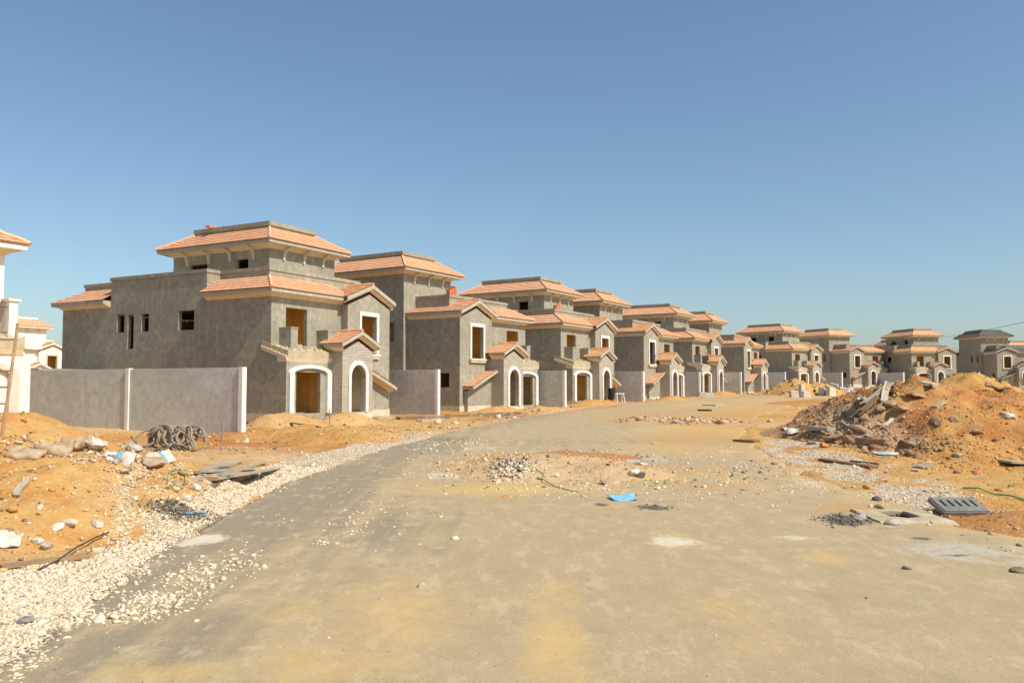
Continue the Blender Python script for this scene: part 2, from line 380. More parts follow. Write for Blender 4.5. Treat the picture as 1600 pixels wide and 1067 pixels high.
def eave(fs, so, out, inn, ht, hf, hw, t=.06):
    """fascia band (ht..hf) along outline 'out' and coved soffit to wall line 'inn' at height hw"""
    for i in range(len(out) - 1):
        (x0, y0), (x1, y1) = out[i], out[i + 1]; (u0, v0), (u1, v1) = inn[i], inn[i + 1]
        fs.quad((x0, y0, hf), (x1, y1, hf), (x1, y1, ht), (x0, y0, ht))
        k = .18
        m0 = (x0 + (u0 - x0) * k, y0 + (v0 - y0) * k); m1 = (x1 + (u1 - x1) * k, y1 + (v1 - y1) * k)
        fs.quad((x0, y0, hf), (x1, y1, hf), (*m1, hf), (*m0, hf))
        q0 = (x0 + (u0 - x0) * .6, y0 + (v0 - y0) * .6); q1 = (x1 + (u1 - x1) * .6, y1 + (v1 - y1) * .6)
        hm = hf - (hf - hw) * .30
        so.quad((*m0, hf - .001), (*m1, hf - .001), (*q1, hm), (*q0, hm)); so.quad((*q0, hm), (*q1, hm), (u1, v1, hw), (u0, v0, hw))
    for i in (0, -1):                                   # end stops
        (x0, y0), (u0, v0) = out[i], inn[i]
        fs.quad((x0, y0, ht), (x0, y0, hf), (u0, v0, hw), (u0, v0, ht))
def arch_pts(c, r, spring, rise, n=14, a0=0, a1=PI):
    return [(c + r * math.cos(a0 + (a1 - a0) * i / n), spring + rise * math.sin(a0 + (a1 - a0) * i / n)) for i in range(n + 1)]
def rake(fs, so, pts, bf, bw, d=.24, cove=.16):
    """raking fascia of a gable: pts=(a,h) top line, front plane bf, wall plane bw"""
    for (a0, h0), (a1, h1) in zip(pts[:-1], pts[1:]):
        fs.prism([(a0, bf, h0), (a1, bf, h1), (a1, bf, h1 - d), (a0, bf, h0 - d)], (0, .10, 0))
        so.quad((a0, bf + .10, h0 - d + .03), (a1, bf + .10, h1 - d + .03), (a1, bw, h1 - d - cove), (a0, bw, h0 - d - cove))

def make_house(name, loc, th, typ='A', pal=None, label='', group=None, sink=-1.6, tiles='tile', detail=True):
    """Two-storey villa. Local frame: a along the street front, b into the plot, h up from the ground floor."""
    mir = typ == 'B'
    P = dict(wall='grey', fascia='greyfascia', soffit='cream', trim='white', plinth='plinth', stone='stone', roof=tiles, canopy='dirtyslab', parapet='grey')
    P.update(pal or {})
    root = empty(name, loc, PI / 2 - th)       # local +x runs along the front
    setp(root, label, 'house', group)
    # local object frame: x = a, y = b (left-hand pair A,B is right-handed: A x B = up)
    xf = (lambda p: (W - p[0], p[1], p[2])) if mir else None
    def put(mb, nm, mat, smooth=False, parent=None, bevel=0):
        mt = M[P.get(mat, mat)]
        if mat == 'roof': mt = [mt, M['buttshade'] if P['roof'] != 'felt' else M['felt']]
        if nm in ('wall', 'tower', 'bay'): mt = [mt, M['ochre']]
        return mb.build(nm, mt, parent or root, xf, mir, smooth, bevel)
    if typ == 'A': ta0, ta1, tb0, tb1 = 3.43, 9.28, 3.63, 12.0
    else: ta0, ta1, tb0, tb1 = 4.40, 10.20, 4.25, 12.4
    GA0, GA1, GB = 5.70, 9.78, -.53; GC = (GA0 + GA1) / 2
    # ---------------- shell
    mb = MB(); T = .25
    wall_grid(mb, (0, 18.12), (0, -1), 18.12, sink, 6.2, (1, 0), T,
              [(5.35, 6.05, 4.6, 5.72), (6.36, 6.91, 3.58, 5.65), (7.59, 8.26, 4.58, 5.65), (10.83, 12.14, 4.56, 5.69)])
    mb.box(0, 4.98, 6.2, T, 13.39, 7.8); mb.box(T, 4.98, 6.2, .98, 5.2, 7.8); mb.box(T, 13.15, 6.2, .98, 13.39, 7.8)
    wall_grid(mb, (T, 0), (1, 0), GA0 - T, sink, 6.2, (0, 1), T, [(.86, 2.54, 3.35, 5.66), (.02, 3.31, -.15, 2.6), (4.0, 5.2, -.15, 2.4)])
    wall_grid(mb, (GA0, GB), (1, 0), GA1 - GA0, sink, 6.2, (0, 1), T, [(6.9 - GA0, 8.4 - GA0, 3.3, 5.62)])
    mb.prism([(GA0, GB, 6.2), (GA1, GB, 6.2), (GC, GB, 7.0)], (0, T, 0))
    mb.quad((GA0, GB + T, sink), (GA0, 0, sink), (GA0, 0, 6.5), (GA0, GB + T, 6.2)); 
    wall_grid(mb, (GA1, GB + T), (0, 1), 18.12 - GB - T, sink, 6.2, (-1, 0), T, [(.66, 1.57, 1.23, 2.24)] if detail else [])
    wall_grid(mb, (T, 18.12), (1, 0), W - 2 * T, sink, 6.2, (0, -1), T, [])
    put(mb, 'wall', 'wall')
    # upper rear block on the gable side
    mb = MB()
    if typ == 'B':
        wall_grid(mb, (ta1, tb0), (0, 1), tb1 - tb0, sink, 9.6, (-1, 0), T, [(.9, 1.7, 4.6, 6.0), (3.0, 3.8, 4.6, 6.0), (.9, 1.7, .6, 2.3)])
        wall_grid(mb, (ta0, tb0), (1, 0), ta1 - ta0 - T, 6.0, 9.6, (0, 1), T, []); mb.box(W + .003, tb0 + .003, sink, ta1 - T, tb0 + T, 6.0)
        wall_grid(mb, (ta0, tb0 + T), (0, 1), tb1 - tb0 - T, 6.0, 9.6, (1, 0), T, [])
        wall_grid(mb, (ta0 + T, tb1), (1, 0), ta1 - ta0 - 2 * T, sink, 9.6, (0, -1), T, [])
    else:
        wall_grid(mb, (ta0, tb1), (0, -1), tb1 - tb0, 6.0, 9.6, (1, 0), T, [(1.5, 3.1, 7.95, 9.0), (5.62, 6.66, 8.3, 9.07)])
        wall_grid(mb, (ta0 + T, tb0), (1, 0), ta1 - ta0 - T, 6.0, 9.6, (0, 1), T, [])
        wall_grid(mb, (ta1, tb0 + T), (0, 1), tb1 - tb0 - T, 6.0, 9.6, (-1, 0), T, [])
        wall_grid(mb, (ta0 + T, tb1), (1, 0), ta1 - ta0 - 2 * T, 6.0, 9.6, (0, -1), T, [])
    put(mb, 'tower', 'wall')
    # parapets with copings
    mb = MB(); pe = 8.78
    mb.box(.98, 1.15, 6.3, pe, 1.35, 7.8); mb.box(.98, 1.35, 6.3, 1.18, 4.98, 7.8)
    mb.box(pe - .2, 1.35, 6.3, pe, tb0, 7.8)
    put(mb, 'parapet', 'parapet'); mb = MB()
    mb.box(.98, 13.39, 6.3, 1.18, 17.36, 7.7); mb.box(1.18, 17.16, 6.3, pe, 17.36, 7.7)
    mb.box(.98 - .06, 13.39 + .06, 7.7, 1.18 + .06, 17.36 + .06, 7.9)
    put(mb, 'rear_parapet', 'parapet')
    mb = MB(); o = .06
    mb.box(.98 - o, 1.15 - o, 7.8, pe + o, 1.35 + o, 8.0); mb.box(.98 - o, 1.35 + o, 7.8, 1.18 + o, 4.98 - o, 8.0)
    mb.box(pe - .2 - o, 1.35 + o, 7.8, pe + o, tb0 - .02, 8.0)
    mb.box(-o, 4.98 - o, 7.8, T + o, 13.39 + o, 8.0); mb.box(T + o, 4.98 - o, 7.8, .98 + o, 5.2 + o, 8.0); mb.box(T + o, 13.15 - o, 7.8, .98 + o, 13.39 + o, 8.0)
    put(mb, 'coping', 'parapet')
    # slabs and rooms
    mb = MB(); mb.box(T, .1, -.30, W - T, 17.8, -.16); mb.box(T, T, 3.05, W - T, 17.8, 3.25); mb.box(T + .02, T, 6.2, W - T - .02, 17.8, 6.4)
    mb.box(1.18, 1.35, 7.0, pe - .2, 17.1, 7.15)
    mb.box(GA0 + .02, GB + T, 3.05, GA1 - T, T, 3.25); mb.box(GA0 + .02, GB + T, 6.0, GA1 - T, T, 6.2)
    put(mb, 'floor_slab', 'sandfloor')
    mb = MB()
    mb.box(T + .01, 1.25, -.15, 3.57, 1.40, 3.04); mb.box(3.71, 2.0, -.15, W - T - .01, 2.15, 3.04); mb.box(T + .01, 1.9, 3.26, W - T - .01, 2.05, 6.19)
    mb.box(3.58, T, -.15, 3.70, 1.99, 3.04); mb.box(3.7, T, 3.26, 3.82, 1.89, 6.19); mb.box(5.5, T + .3, 3.26, 5.62, 1.89, 6.19)
    put(mb, 'inner_wall', 'ochre')
    # plinth
    mb = MB(); e = .035
    mb.box(-e, -1.15 - e, -.62, 0 - .002, 18.12, -.16); mb.box(GA0 + .6, GB - e, -.62, W + e, GB - .002, -.1)
    mb.box(W + .002, GB, -.62, W + e, 4.2, -.1)
    put(mb, 'plinth', 'plinth')
    mb = MB(); mb.box(-e - .02, -1.15 - e, sink - .1, -.004, 18.12, -.622); mb.box(W + .004, GB, sink - .1, W + e + .02, 4.2, -.622)
    put(mb, 'foundation', 'bitumen')
    # ---------------- main lower roof
    rf = MB(); ft = 6.60
    slope(rf, (-.56, -.56, ft), (6.3, -.56, ft), (6.3, 1.15, 7.47), (.98, 1.15, 7.47))
    slope(rf, (-.56, 4.98, ft), (-.56, -.56, ft), (.98, 1.15, 7.47), (.98, 4.98, 7.47))
    cap(rf, (-.56, -.56, ft + .03), (.98, 1.15, 7.5))
    put(rf, 'lower_roof', 'roof')
    fs, so = MB(), MB(); q = .5
    eave(fs, so, [(-q, 4.96), (-q, -q), (GA0 - .02, -q)], [(0, 4.96), (0, 0), (GA0 - .02, 0)], ft - .02, 6.39, 6.18)
    put(fs, 'fascia', 'fascia'); put(so, 'soffit', 'soffit')
    rf, fs, so = MB(), MB(), MB()
    slope(rf, (-.56, 18.66, ft), (-.56, 13.40, ft), (.98, 13.40, 7.47), (.98, 17.1, 7.47)); put(rf, 'rear_roof', 'roof')
    eave(fs, so, [(1, 18.62), (-q, 18.62), (-q, 13.42)], [(1, 18.12), (0, 18.12), (0, 13.42)], ft - .02, 6.39, 6.18)
    put(fs, 'rear_fascia', 'fascia'); put(so, 'rear_soffit', 'soffit')
    # gable roof over the projecting bay
    g0, g1 = 5.32, GA1 + .24; bf = GB - .32; ap = 7.55; eh = 6.63; s_ = (ap - eh) / (GC - g0)
    rf = MB(); dz = .02
    slope(rf, (g0, bf, eh + dz), (g0, 1.5, eh + dz), (GC, 1.5, ap + dz), (GC, bf, ap + dz))
    slope(rf, (g1, 1.15, eh + dz), (g1, bf, eh + dz), (GC, bf, ap + dz), (GC, 1.15, ap + dz))
    slope(rf, (g1, tb0 - .03, eh + dz), (g1, 1.16, eh + dz), (pe, 1.16, eh + dz + s_ * (g1 - pe)), (pe, tb0 - .03, eh + dz + s_ * (g1 - pe)))
    cap(rf, (GC, bf, ap + .05), (GC, 1.15, ap + .05))
    put(rf, 'gable_roof', 'roof')
    fs, so = MB(), MB()
    rake(fs, so, [(g0, eh), (GC, ap), (g1, eh)], bf, GB, .23, .17)
    fs.box(g1 - .1, bf + .1, eh - .23, g1 - .02, tb0 - .04, eh - .01)
    so.quad((g1 - .06, bf + .1, eh - .22), (g1 - .06, tb0 - .05, eh - .22), (GA1, tb0 - .05, 6.18), (GA1, bf + .1, 6.18))
    put(fs, 'gable_fascia', 'fascia'); put(so, 'gable_soffit', 'soffit')
    # ---------------- tower roof
    to = .72; te = 10.03; ti = .95; tt = 11.08
    if typ == 'B': te, tt = 9.98, 11.1
    o0, o1, p0, p1 = ta0 - to - .07, ta1 + to + .07, tb0 - to - .07, tb1 + to + .07
    i0, i1, j0, j1 = ta0 + ti, ta1 - ti, tb0 + ti, tb1 - ti
    rf = MB(); cs = [((o0, p0), (o1, p0), (i1, j0), (i0, j0)), ((o0, p1), (o0, p0), (i0, j0), (i0, j1)),
                     ((o1, p0), (o1, p1), (i1, j1), (i1, j0)), ((o1, p1), (o0, p1), (i0, j1), (i1, j1))]
    for a, b, c, d in cs: slope(rf, (*a, te), (*b, te), (*c, tt), (*d, tt))
    for a, b in (((o0, p0), (i0, j0)), ((o1, p0), (i1, j0)), ((o0, p1), (i0, j1)), ((o1, p1), (i1, j1))): cap(rf, (*a, te + .03), (*b, tt + .03))
    tr = put(rf, 'tower_roof', 'roof')
    mb = MB(); e = .12
    mb.box(i0 - .02, j0 - .02, tt - .3, i1 + .02, j1 + .02, 11.2); mb.box(i0 - e, j0 - e, 11.2, i1 + e, j1 + e, 11.46)
    put(mb, 'roof_parapet', 'parapet', parent=tr)
    fs, so = MB(), MB()
    ol = [(ta0 - to, tb1 + to), (ta0 - to, tb0 - to), (ta1 + to, tb0 - to), (ta1 + to, tb1 + to), (ta0 - to, tb1 + to)]
    il = [(ta0, tb1), (ta0, tb0), (ta1, tb0), (ta1, tb1), (ta0, tb1)]
    eave(fs, so, ol, il, te - .02, 9.82 if typ == 'A' else 9.78, 9.58)
    put(fs, 'tower_fascia', 'fascia'); put(so, 'tower_soffit', 'soffit')
    mb = MB(); mb.box(ta0 + .02, tb0 + .02, 9.62, ta1 - .02, tb1 - .02, 9.70); put(mb, 'ceiling_slab', 'slab', parent=tr)
    # corbel brackets under the tower eaves
    bk = [(ta0 + (ta1 - ta0) * f, tb0, 0) for f in (.2, .5, .8)]
    if typ == 'A': bk += [(ta0, tb0 + (tb1 - tb0) * f, 1) for f in (.15, .385, .605, .84)]
    elif not detail: bk += [(ta1, tb0 + (tb1 - tb0) * f, 2) for f in (.15, .38, .62)]
    for (x, y, d) in bk:
        mb = MB(); pr = [(0, 9.66), (.55, 9.74), (.55, 9.68)] + [(.55 - .43 * math.sin(t), 9.68 - .52 * (1 - math.cos(t)) ) for t in (.35, .7, 1.05, 1.4)] + [(.09, 8.98), (0, 8.98)]
        w_ = .08
        if d == 0: mb.prism([(x - w_, y - t, z) for t, z in pr], (2 * w_, 0, 0))
        elif d == 1: mb.prism([(x - t, y - w_, z) for t, z in pr], (0, 2 * w_, 0))
        else: mb.prism([(x + t, y - w_, z) for t, z in pr], (0, 2 * w_, 0))
        put(mb, 'bracket', 'bracket')
    # ---------------- street-side bay with balcony
    bb = -1.15; B1 = 3.57
    mb = MB()
    wall_grid(mb, (0, bb), (1, 0), B1, sink, 2.9, (0, 1), .22, [(.75, 2.67, -.16, 2.08)])
    for a in (0, B1 - .22): mb.prism([(a, bb + .22, sink), (a, 0, sink), (a, 0, 3.42), (a, bb + .22, 2.95)], (.22, 0, 0))
    bay = put(mb, 'bay', 'wall'); mb = MB(); mb.box(B1 - .235, bb + .23, -.15, B1 - .2215, T + .01, 2.9); put(mb, 'bay_lining', 'ochre')
    mb = MB(); sl = .29                       # canopy falls towards the street
    def cz(b): return 3.24 + sl * (b + 1.27)
    for a, c in ((-.02, 3.52),):
        mb.hexa([(a, -1.27, 2.90), (c + .08, -1.27, 2.90), (c + .08, 0, 2.90 + .3), (a, 0, 2.90 + .3), (a, -1.27, 3.22), (c, -1.27, 3.22), (c, 0, 3.58), (a, 0, 3.58)])
        mb.hexa([(a - .02, -.1, 3.2), (a + .12, -.1, 3.2), (a + .12, .64, 3.5), (a - .02, .64, 3.5), (a - .02, -.1, 3.57), (a + .12, -.1, 3.57), (a + .12, .64, 3.82), (a - .02, .64, 3.82)])
    for _ in range(34):                       # broken edge of mortar and leftover concrete on the canopy
        u = random.uniform(0, 3.4); v = random.uniform(-1.25, -.05); r = random.uniform(.04, .13)
        mb.hexa([(u - r, v - r, cz(v) - .05), (u + r, v - r * .8, cz(v) - .05), (u + r * .9, v + r, cz(v) - .02), (u - r, v + r * .7, cz(v)),
                 (u - r * .7, v - r * .6, cz(v) + r * .7), (u + r * .5, v - r * .4, cz(v) + r * .5), (u + r * .6, v + r * .5, cz(v) + r * .8), (u - r * .5, v + r * .5, cz(v) + r)])
    put(mb, 'canopy', 'canopy')
    mb = MB(); mb.hexa([(-.01, bb + .003, 2.62), (3.55, bb + .003, 2.62), (3.55, -.5, 2.62), (-.01, -.5, 2.62), (-.03, -1.27, 2.895), (3.62, -1.27, 2.895), (3.62, -.5, 2.895), (-.03, -.5, 2.895)])
    mb.hexa([(-.06, -1.22, 2.70), (-.002, -1.22, 2.70), (-.002, .64, 3.30), (-.06, .64, 3.30), (-.12, -1.22, 2.92), (-.002, -1.22, 2.92), (-.002, .64, 3.52), (-.12, .64, 3.52)])
    put(mb, 'canopy_cornice', 'soffit')
    for a0, w_ in ((.62, .54), (3.6, .50)):
        mb = MB(); mb.box(a0, -.85, 3.15, a0 + w_, -.002, 4.46); mb.box(a0 - .03, -.88, 4.46, a0 + w_ + .03, -.002, 4.53)
        put(mb, 'balcony_pier', 'wall')
    mb = MB(); outer = [(.13, -.17), (.13, 2.02)] + [(1.8 - 1.67 * math.cos(t) , 2.02 + .46 * math.sin(t)) for t in np.linspace(.12, PI - .12, 13)] + [(3.47, 2.02), (3.47, -.17)]
    inner = [(.46, -.17), (.46, 2.0)] + [(1.78 - 1.32 * math.cos(t), 2.0 + .30 * math.sin(t)) for t in np.linspace(.12, PI - .12, 13)] + [(3.10, 2.0), (3.10, -.17)]
    def ring(mb, outer, inner, b0, b1):
        n = len(outer)
        for i in range(n - 1):
            o0, o1, n0, n1 = outer[i], outer[i + 1], inner[i], inner[i + 1]
            mb.hexa([(o0[0], b0, o0[1]), (o1[0], b0, o1[1]), (o1[0], b1, o1[1]), (o0[0], b1, o0[1]), (n0[0], b0, n0[1]), (n1[0], b0, n1[1]), (n1[0], b1, n1[1]), (n0[0], b1, n0[1])])
    ring(mb, outer, inner, bb - .16, bb - .002)
    o2 = [(x, z) for x, z in inner]; i2 = [(.75 + (x - .46) * (1.92 / 2.64), min(z, 2.08) if z > 0 else z) for x, z in inner]
    put(mb, 'arch_surround', 'trim')
    mb = MB(); mb.box(.40, bb + .06, -.17, .75, bb + .16, 2.3); mb.box(2.67, bb + .06, -.17, 3.0, bb + .16, 2.3)
    # ---------------- stone entrance porch
    pb = -1.97; A0, A1 = 3.55, 6.28; pc = (A0 + A1) / 2
    uvx = lambda p: (p[0] + .5 * p[1], p[2])
    mb = MB(); op = [(5.62, -.17 + sink * 0)] + [(pc + .66 * math.cos(t), 1.88 + .68 * math.sin(t)) for t in np.linspace(0, PI, 15)] + [(4.30, -.17)]
    op[0] = (pc + .66, -.17); op[-1] = (pc - .66, -.17)
    outl = [(A0, -.17), (A0, 3.33), (pc, 3.93), (A1, 3.33), (A1, -.17)] + op
    mb.prism([(a, pb, h) for a, h in outl], (0, .30, 0), uvf=uvx)
    uvy = lambda p: (p[1] + .31, p[2])
    for a in (A0, A1 - .25):
        i = len(mb.f); mb.prism([(a, pb + .30, -.17), (a, (0 if a == A0 else GB) - .002, -.17), (a, (0 if a == A0 else GB) - .002, 3.33), (a, pb + .30, 3.33)], (.25, 0, 0), uvf=uvy)
    por = put(mb, 'porch', 'stone')
    mb = MB(); mb.box(A0 - .02, pb - .03, sink - .1, A1 + .02, 0, -.172); put(mb, 'porch_step', 'plinth')
    mb = MB(); oo = [(pc + .87, -.17)] + [(pc + .87 * math.cos(t), 1.9 + .9 * math.sin(t)) for t in np.linspace(0, PI, 15)] + [(pc - .87, -.17)]
    ring(mb, oo, op, pb - .10, pb - .002); put(mb, 'arch_surround', 'trim')
    mb = MB(); mb.box(A0 + .25, -.02, -.16, A1 - .25, 0 - .003, 3.3); mb.box(A0 + .25, pb + .3, 3.1, A1 - .25, -.03, 3.3)
    
    put(mb, 'porch_lining', 'slab')
    mb = MB(); mb.box(A1 - .263, pb + .301, -.17, A1 - .2505, -.03, 3.09); put(mb, 'porch_jamb', 'soffit')
    k0, k1 = 3.16, 6.66; kf = -2.30; ka, ke = 4.50, 3.74
    rf = MB()
    slope(rf, (k0, kf, ke), (k0, GB - .02, ke), (pc, GB - .02, ka), (pc, kf, ka)); slope(rf, (k1, GB - .02, ke), (k1, kf, ke), (pc, kf, ka), (pc, GB - .02, ka))
    cap(rf, (pc, kf, ka + .04), (pc, GB - .02, ka + .04)); put(rf, 'porch_roof', 'roof')
    fs, so = MB(), MB(); rake(fs, so, [(k0, ke - .01), (pc, ka - .01), (k1, ke - .01)], kf, pb, .21, .17)
    for x0, x1, xw in ((k0 + .02, k0 + .10, A0), (k1 - .10, k1 - .02, A1)):
        fs.box(x0, kf + .1, ke - .21, x1, -.9, ke - .01)
        xx = x1 if xw == A0 else x0
        so.quad((xx, kf + .1, ke - .2), (xx, -.9, ke - .2), (xw, -.9, 3.3), (xw, kf + .1, 3.3))
    put(fs, 'porch_fascia', 'fascia'); put(so, 'porch_soffit', 'soffit')
    # ---------------- lean-to wing beside the porch
    wb = -.88; wf = -1.45; x0, x1 = A1, 9.28
    z0, z1 = 2.50, 1.40
    zz = lambda a: 2.50 - .395 * (a - A1)
    mb = MB(); mb.prism([(x0 + .002, wb, sink), (x0 + .002, wb, zz(x0) - .35), (x1, wb, zz(x1) - .35), (x1, wb, sink)], (0, GB - wb - .003, 0)); put(mb, 'wing', 'wall')
    mb = MB(); mb.box(x0 + .05, wb - .03, sink - .1, x1 + .03, wb - .002, -.1); put(mb, 'wing_plinth', 'plinth')
    xe = 9.42
    rf = MB(); slope(rf, (xe, GB - .01, zz(xe) + .03), (xe, wf - .03, zz(xe) + .03), (x0, wf - .03, zz(x0) + .03), (x0, GB - .01, zz(x0) + .03)); put(rf, 'wing_roof', 'roof')
    fs, so = MB(), MB(); rake(fs, so, [(x0, zz(x0)), (xe - .02, zz(xe - .02))], wf, wb, .20, .13)
    fs.box(xe - .1, wf + .1, zz(xe) - .2, xe - .02, GB - .005, zz(xe) - .01)
    put(fs, 'wing_fascia', 'fascia'); put(so, 'wing_soffit', 'soffit')
    # ---------------- gable window surround, sill
    mb = MB(); b0, b1 = GB - .10, GB - .002
    mb.box(6.72, b0, 3.3, 6.90, b1, 5.86); mb.box(8.40, b0, 3.3, 8.60, b1, 5.86); mb.box(6.90, b0, 5.62, 8.40, b1, 5.86)
    wf_ = put(mb, 'window_frame', 'trim')
    mb = MB(); mb.box(6.66, GB - .22, 3.16, 8.66, b1, 3.299); mb.box(6.72, GB - .16, 3.02, 8.60, b1, 3.16); put(mb, 'sill', 'soffit', parent=wf_)
    mb = MB(); mb.box(6.9, GB + .2, 3.24, 8.4, 2.5, 3.26)
    return root

def copy_tree(o, parent=None):
    c = o.copy(); COL.objects.link(c)
    if parent: c.parent = parent
    for ch in list(o.children): copy_tree(ch, c)
    return c
FIT = {1: (-12.986, 45.494, .503, 1.379), 2: (-4.138, 60.045, .562, 1.429), 3: (4.247, 73.528, .555, 1.66), 4: (13.1, 87.236, .552, 1.787),
       5: (22.211, 104.192, .546, 2.165), 6: (32.01, 118.681, .548, 2.208), 7: (48.572, 146.801, .817, 2.836), 8: (66.918, 168.794, 1.121, 3.431),
       9: (78.412, 166.049, 1.344, 3.215), 10: (97.218, 170.161, 1.547, 3.302)}
GRP = 'unfinished villas along the road'
LAB = {1: 'nearest and largest grey unfinished villa, long shaded side wall behind the two-panel precast wall',
       2: 'grey unfinished villa just right of the nearest one, red tile stack on its parapet',
       3: 'grey unfinished villa in the middle of the row with black barrel beside its porch',
       4: 'grey villa with torn-up front roof and iron window rail, between barrel villa and red-cloth villa',
       5: 'small far grey villa with red cloth hanging on its balcony',
       6: 'narrow-looking far grey villa at the bend, left of the white blocks heap',
       7: 'far grey villa behind the heap of rubble and white blocks, sandy roof above balcony',
       8: 'far villa right of the white blocks, seen almost frontally with wide gable window at left',
       9: 'far villa straight behind the big mound peak with two orange roofs',
       10: 'rightmost far villa with bare dark felt roof, tiles not yet laid'}
HS = {}
hA = make_house('villa', FIT[1][:2] + (FIT[1][3],), FIT[1][2], 'A', label=LAB[1], group=GRP); HS[1] = hA
hB = make_house('villa', FIT[2][:2] + (FIT[2][3],), FIT[2][2], 'B', label=LAB[2], group=GRP); HS[2] = hB
for i in (3, 5, 7, 9, 4, 6, 8):
    c = copy_tree(hA if i % 2 else hB); x, y, th, z = FIT[i]; c.location = (x, y, z); c.rotation_euler = (0, 0, PI / 2 - th); c['label'] = LAB[i]; HS[i] = c
HS[10] = make_house('villa', FIT[10][:2] + (FIT[10][3],), FIT[10][2], 'B', dict(roof='felt'), LAB[10], GRP)
for i, parts in ((7, ('lower_roof',)), (9, ('lower_roof', 'porch_roof')), (5, ('porch_roof',)), (3, ('porch_roof',))):       # sandy, uncleaned tiles
    for ch in HS[i].children:
        if ch.name.split('.')[0] in parts:
            ch.data = ch.data.copy(); ch.data.materials[0] = M['tilesand']
# finished white villa at the left edge
wp = dict(wall='whitewall', fascia='whitewall', soffit='creamwall', stone='whitewall', parapet='whitewall', trim='bracket', plinth='whitewall', canopy='dirtyslab')
hb_ = None
h0 = make_house('villa', (-22.5, 20.9, 1.05), .503, 'B', wp, 'white painted villa with iron balcony railing at the left edge of the photo', 'painted villas', detail=False)
mb = MB()
for k in range(9): mb.tube([(6.35 - .27 * k + .0, -.80, 3.3), (6.35 - .27 * k, -.80, 4.28)], .012, 5)
for h in (3.42, 4.28): mb.tube([(4.0, -.80, h), (6.4, -.80, h)], .018, 5)
o = mb.build('balcony_railing', M['iron'], h0, lambda p: (p[0] + 3.0, p[1] - .2, p[2]))
mb = MB(); mb.box(9.785, -1.152, -1.6, 10.12, 2.6, 2.88); mb.box(9.80, -1.3, 2.885, 10.42, .4, 3.3); mb.build('bay_side', M['whitewall'], h0)
mb = MB(); mb.box(9.34, -1.12, 3.2, 9.64, -.3, 4.5); mb.box(9.28, -1.18, 4.5, 9.72, -.26, 4.58); mb.build('balcony_pier', M['whitewall'], h0)
bg = [((-71.8, 118, 1.7), .50, 'A', 'whitewall', 'far white villa showing only an orange roof corner behind the left-edge balcony'),
      ((-101, 178, 2.2), .503, 'B', 'creamwall', 'far cream villa with dark arched window behind the two-panel precast wall')]
for l, th, ty, wm, lb in bg:
    make_house('villa', l, th, ty, dict(wp, wall=wm, stone=wm, parapet=wm, **({'roof': 'cream'} if wm == 'creamwall' else {})), lb, 'painted villas')
for l, th, ty, lb in (((92, 205, 3.3), 1.42, 'A', 'far villa roof peeping between the two rightmost villas'), ((121, 207, 3.0), 1.5, 'A', 'far villa roof peeping out at the right edge of the photo')):
    c = copy_tree(hA if ty == 'A' else hB); c.location = l; c.rotation_euler = (0, 0, PI / 2 - th); c['label'] = lb; c['group'] = 'villas behind the row'

# ================================================================== GROUND
LE = np.array([(-4.0, -20), (-4.2, 0), (-4.55, 7.8), (-5.16, 11.8), (-5.44, 16.1), (-5.49, 19.8), (-5.2, 23), (-4.76, 28.0), (-4.0, 32.2), (-2.6, 39.6), (1.2, 52.9), (8.3, 73), (20, 92.6), (32.3, 107), (47.9, 126.7), (70, 140), (100, 147)])
RE = np.array([(9.6, -20), (9.4, 0), (9.2, 8), (8.9, 12), (8.0, 15), (7.5, 18.7), (8.3, 27.6), (9.2, 33), (11.5, 42), (16, 55), (24, 72), (36, 90), (48, 102), (66, 116), (88, 126), (106, 132)])
def xl(y): return np.interp(y, LE[:, 1], LE[:, 0])
def xr(y): return np.interp(y, RE[:, 1], RE[:, 0])
def plane(y): y = np.asarray(y, float); return np.where(y < 0, 0, np.where(y < 175, GR * y, GR * 175 + .0 * y))
def ell(x, y, cx, cy, rx, ry, rot=0):
    c, s = math.cos(rot), math.sin(rot); dx = (x - cx); dy = (y - cy)
    return np.sqrt(((dx * c + dy * s) / rx) ** 2 + ((-dx * s + dy * c) / ry) ** 2)
def dome(d, p=1.0): return np.clip(1 - d, 0, 1) ** p * (1 + .0 * d)
def hump(x, y, cx, cy, rx, ry, h, rot=0, s=3, rough=.16):
    d = ell(x, y, cx, cy, rx, ry, rot) + (fbm(x * .55, y * .55, s) - .5) * .42
    q = np.clip(1.12 - d, 0, 1.12); q = np.where(q > .55, .55 + (q - .55) * .80 - .28 * (q - .55) ** 2, q)
    z = h * q / .93 * (1 + (fbm(x * 1.9, y * 1.9, s + 5) - .5) * rough * 2.2) + (fbm(x * 4.2, y * 4.2, s + 9, 3) - .5) * .10 * np.clip(q * 3, 0, 1) * min(1, h)
    return z - .07
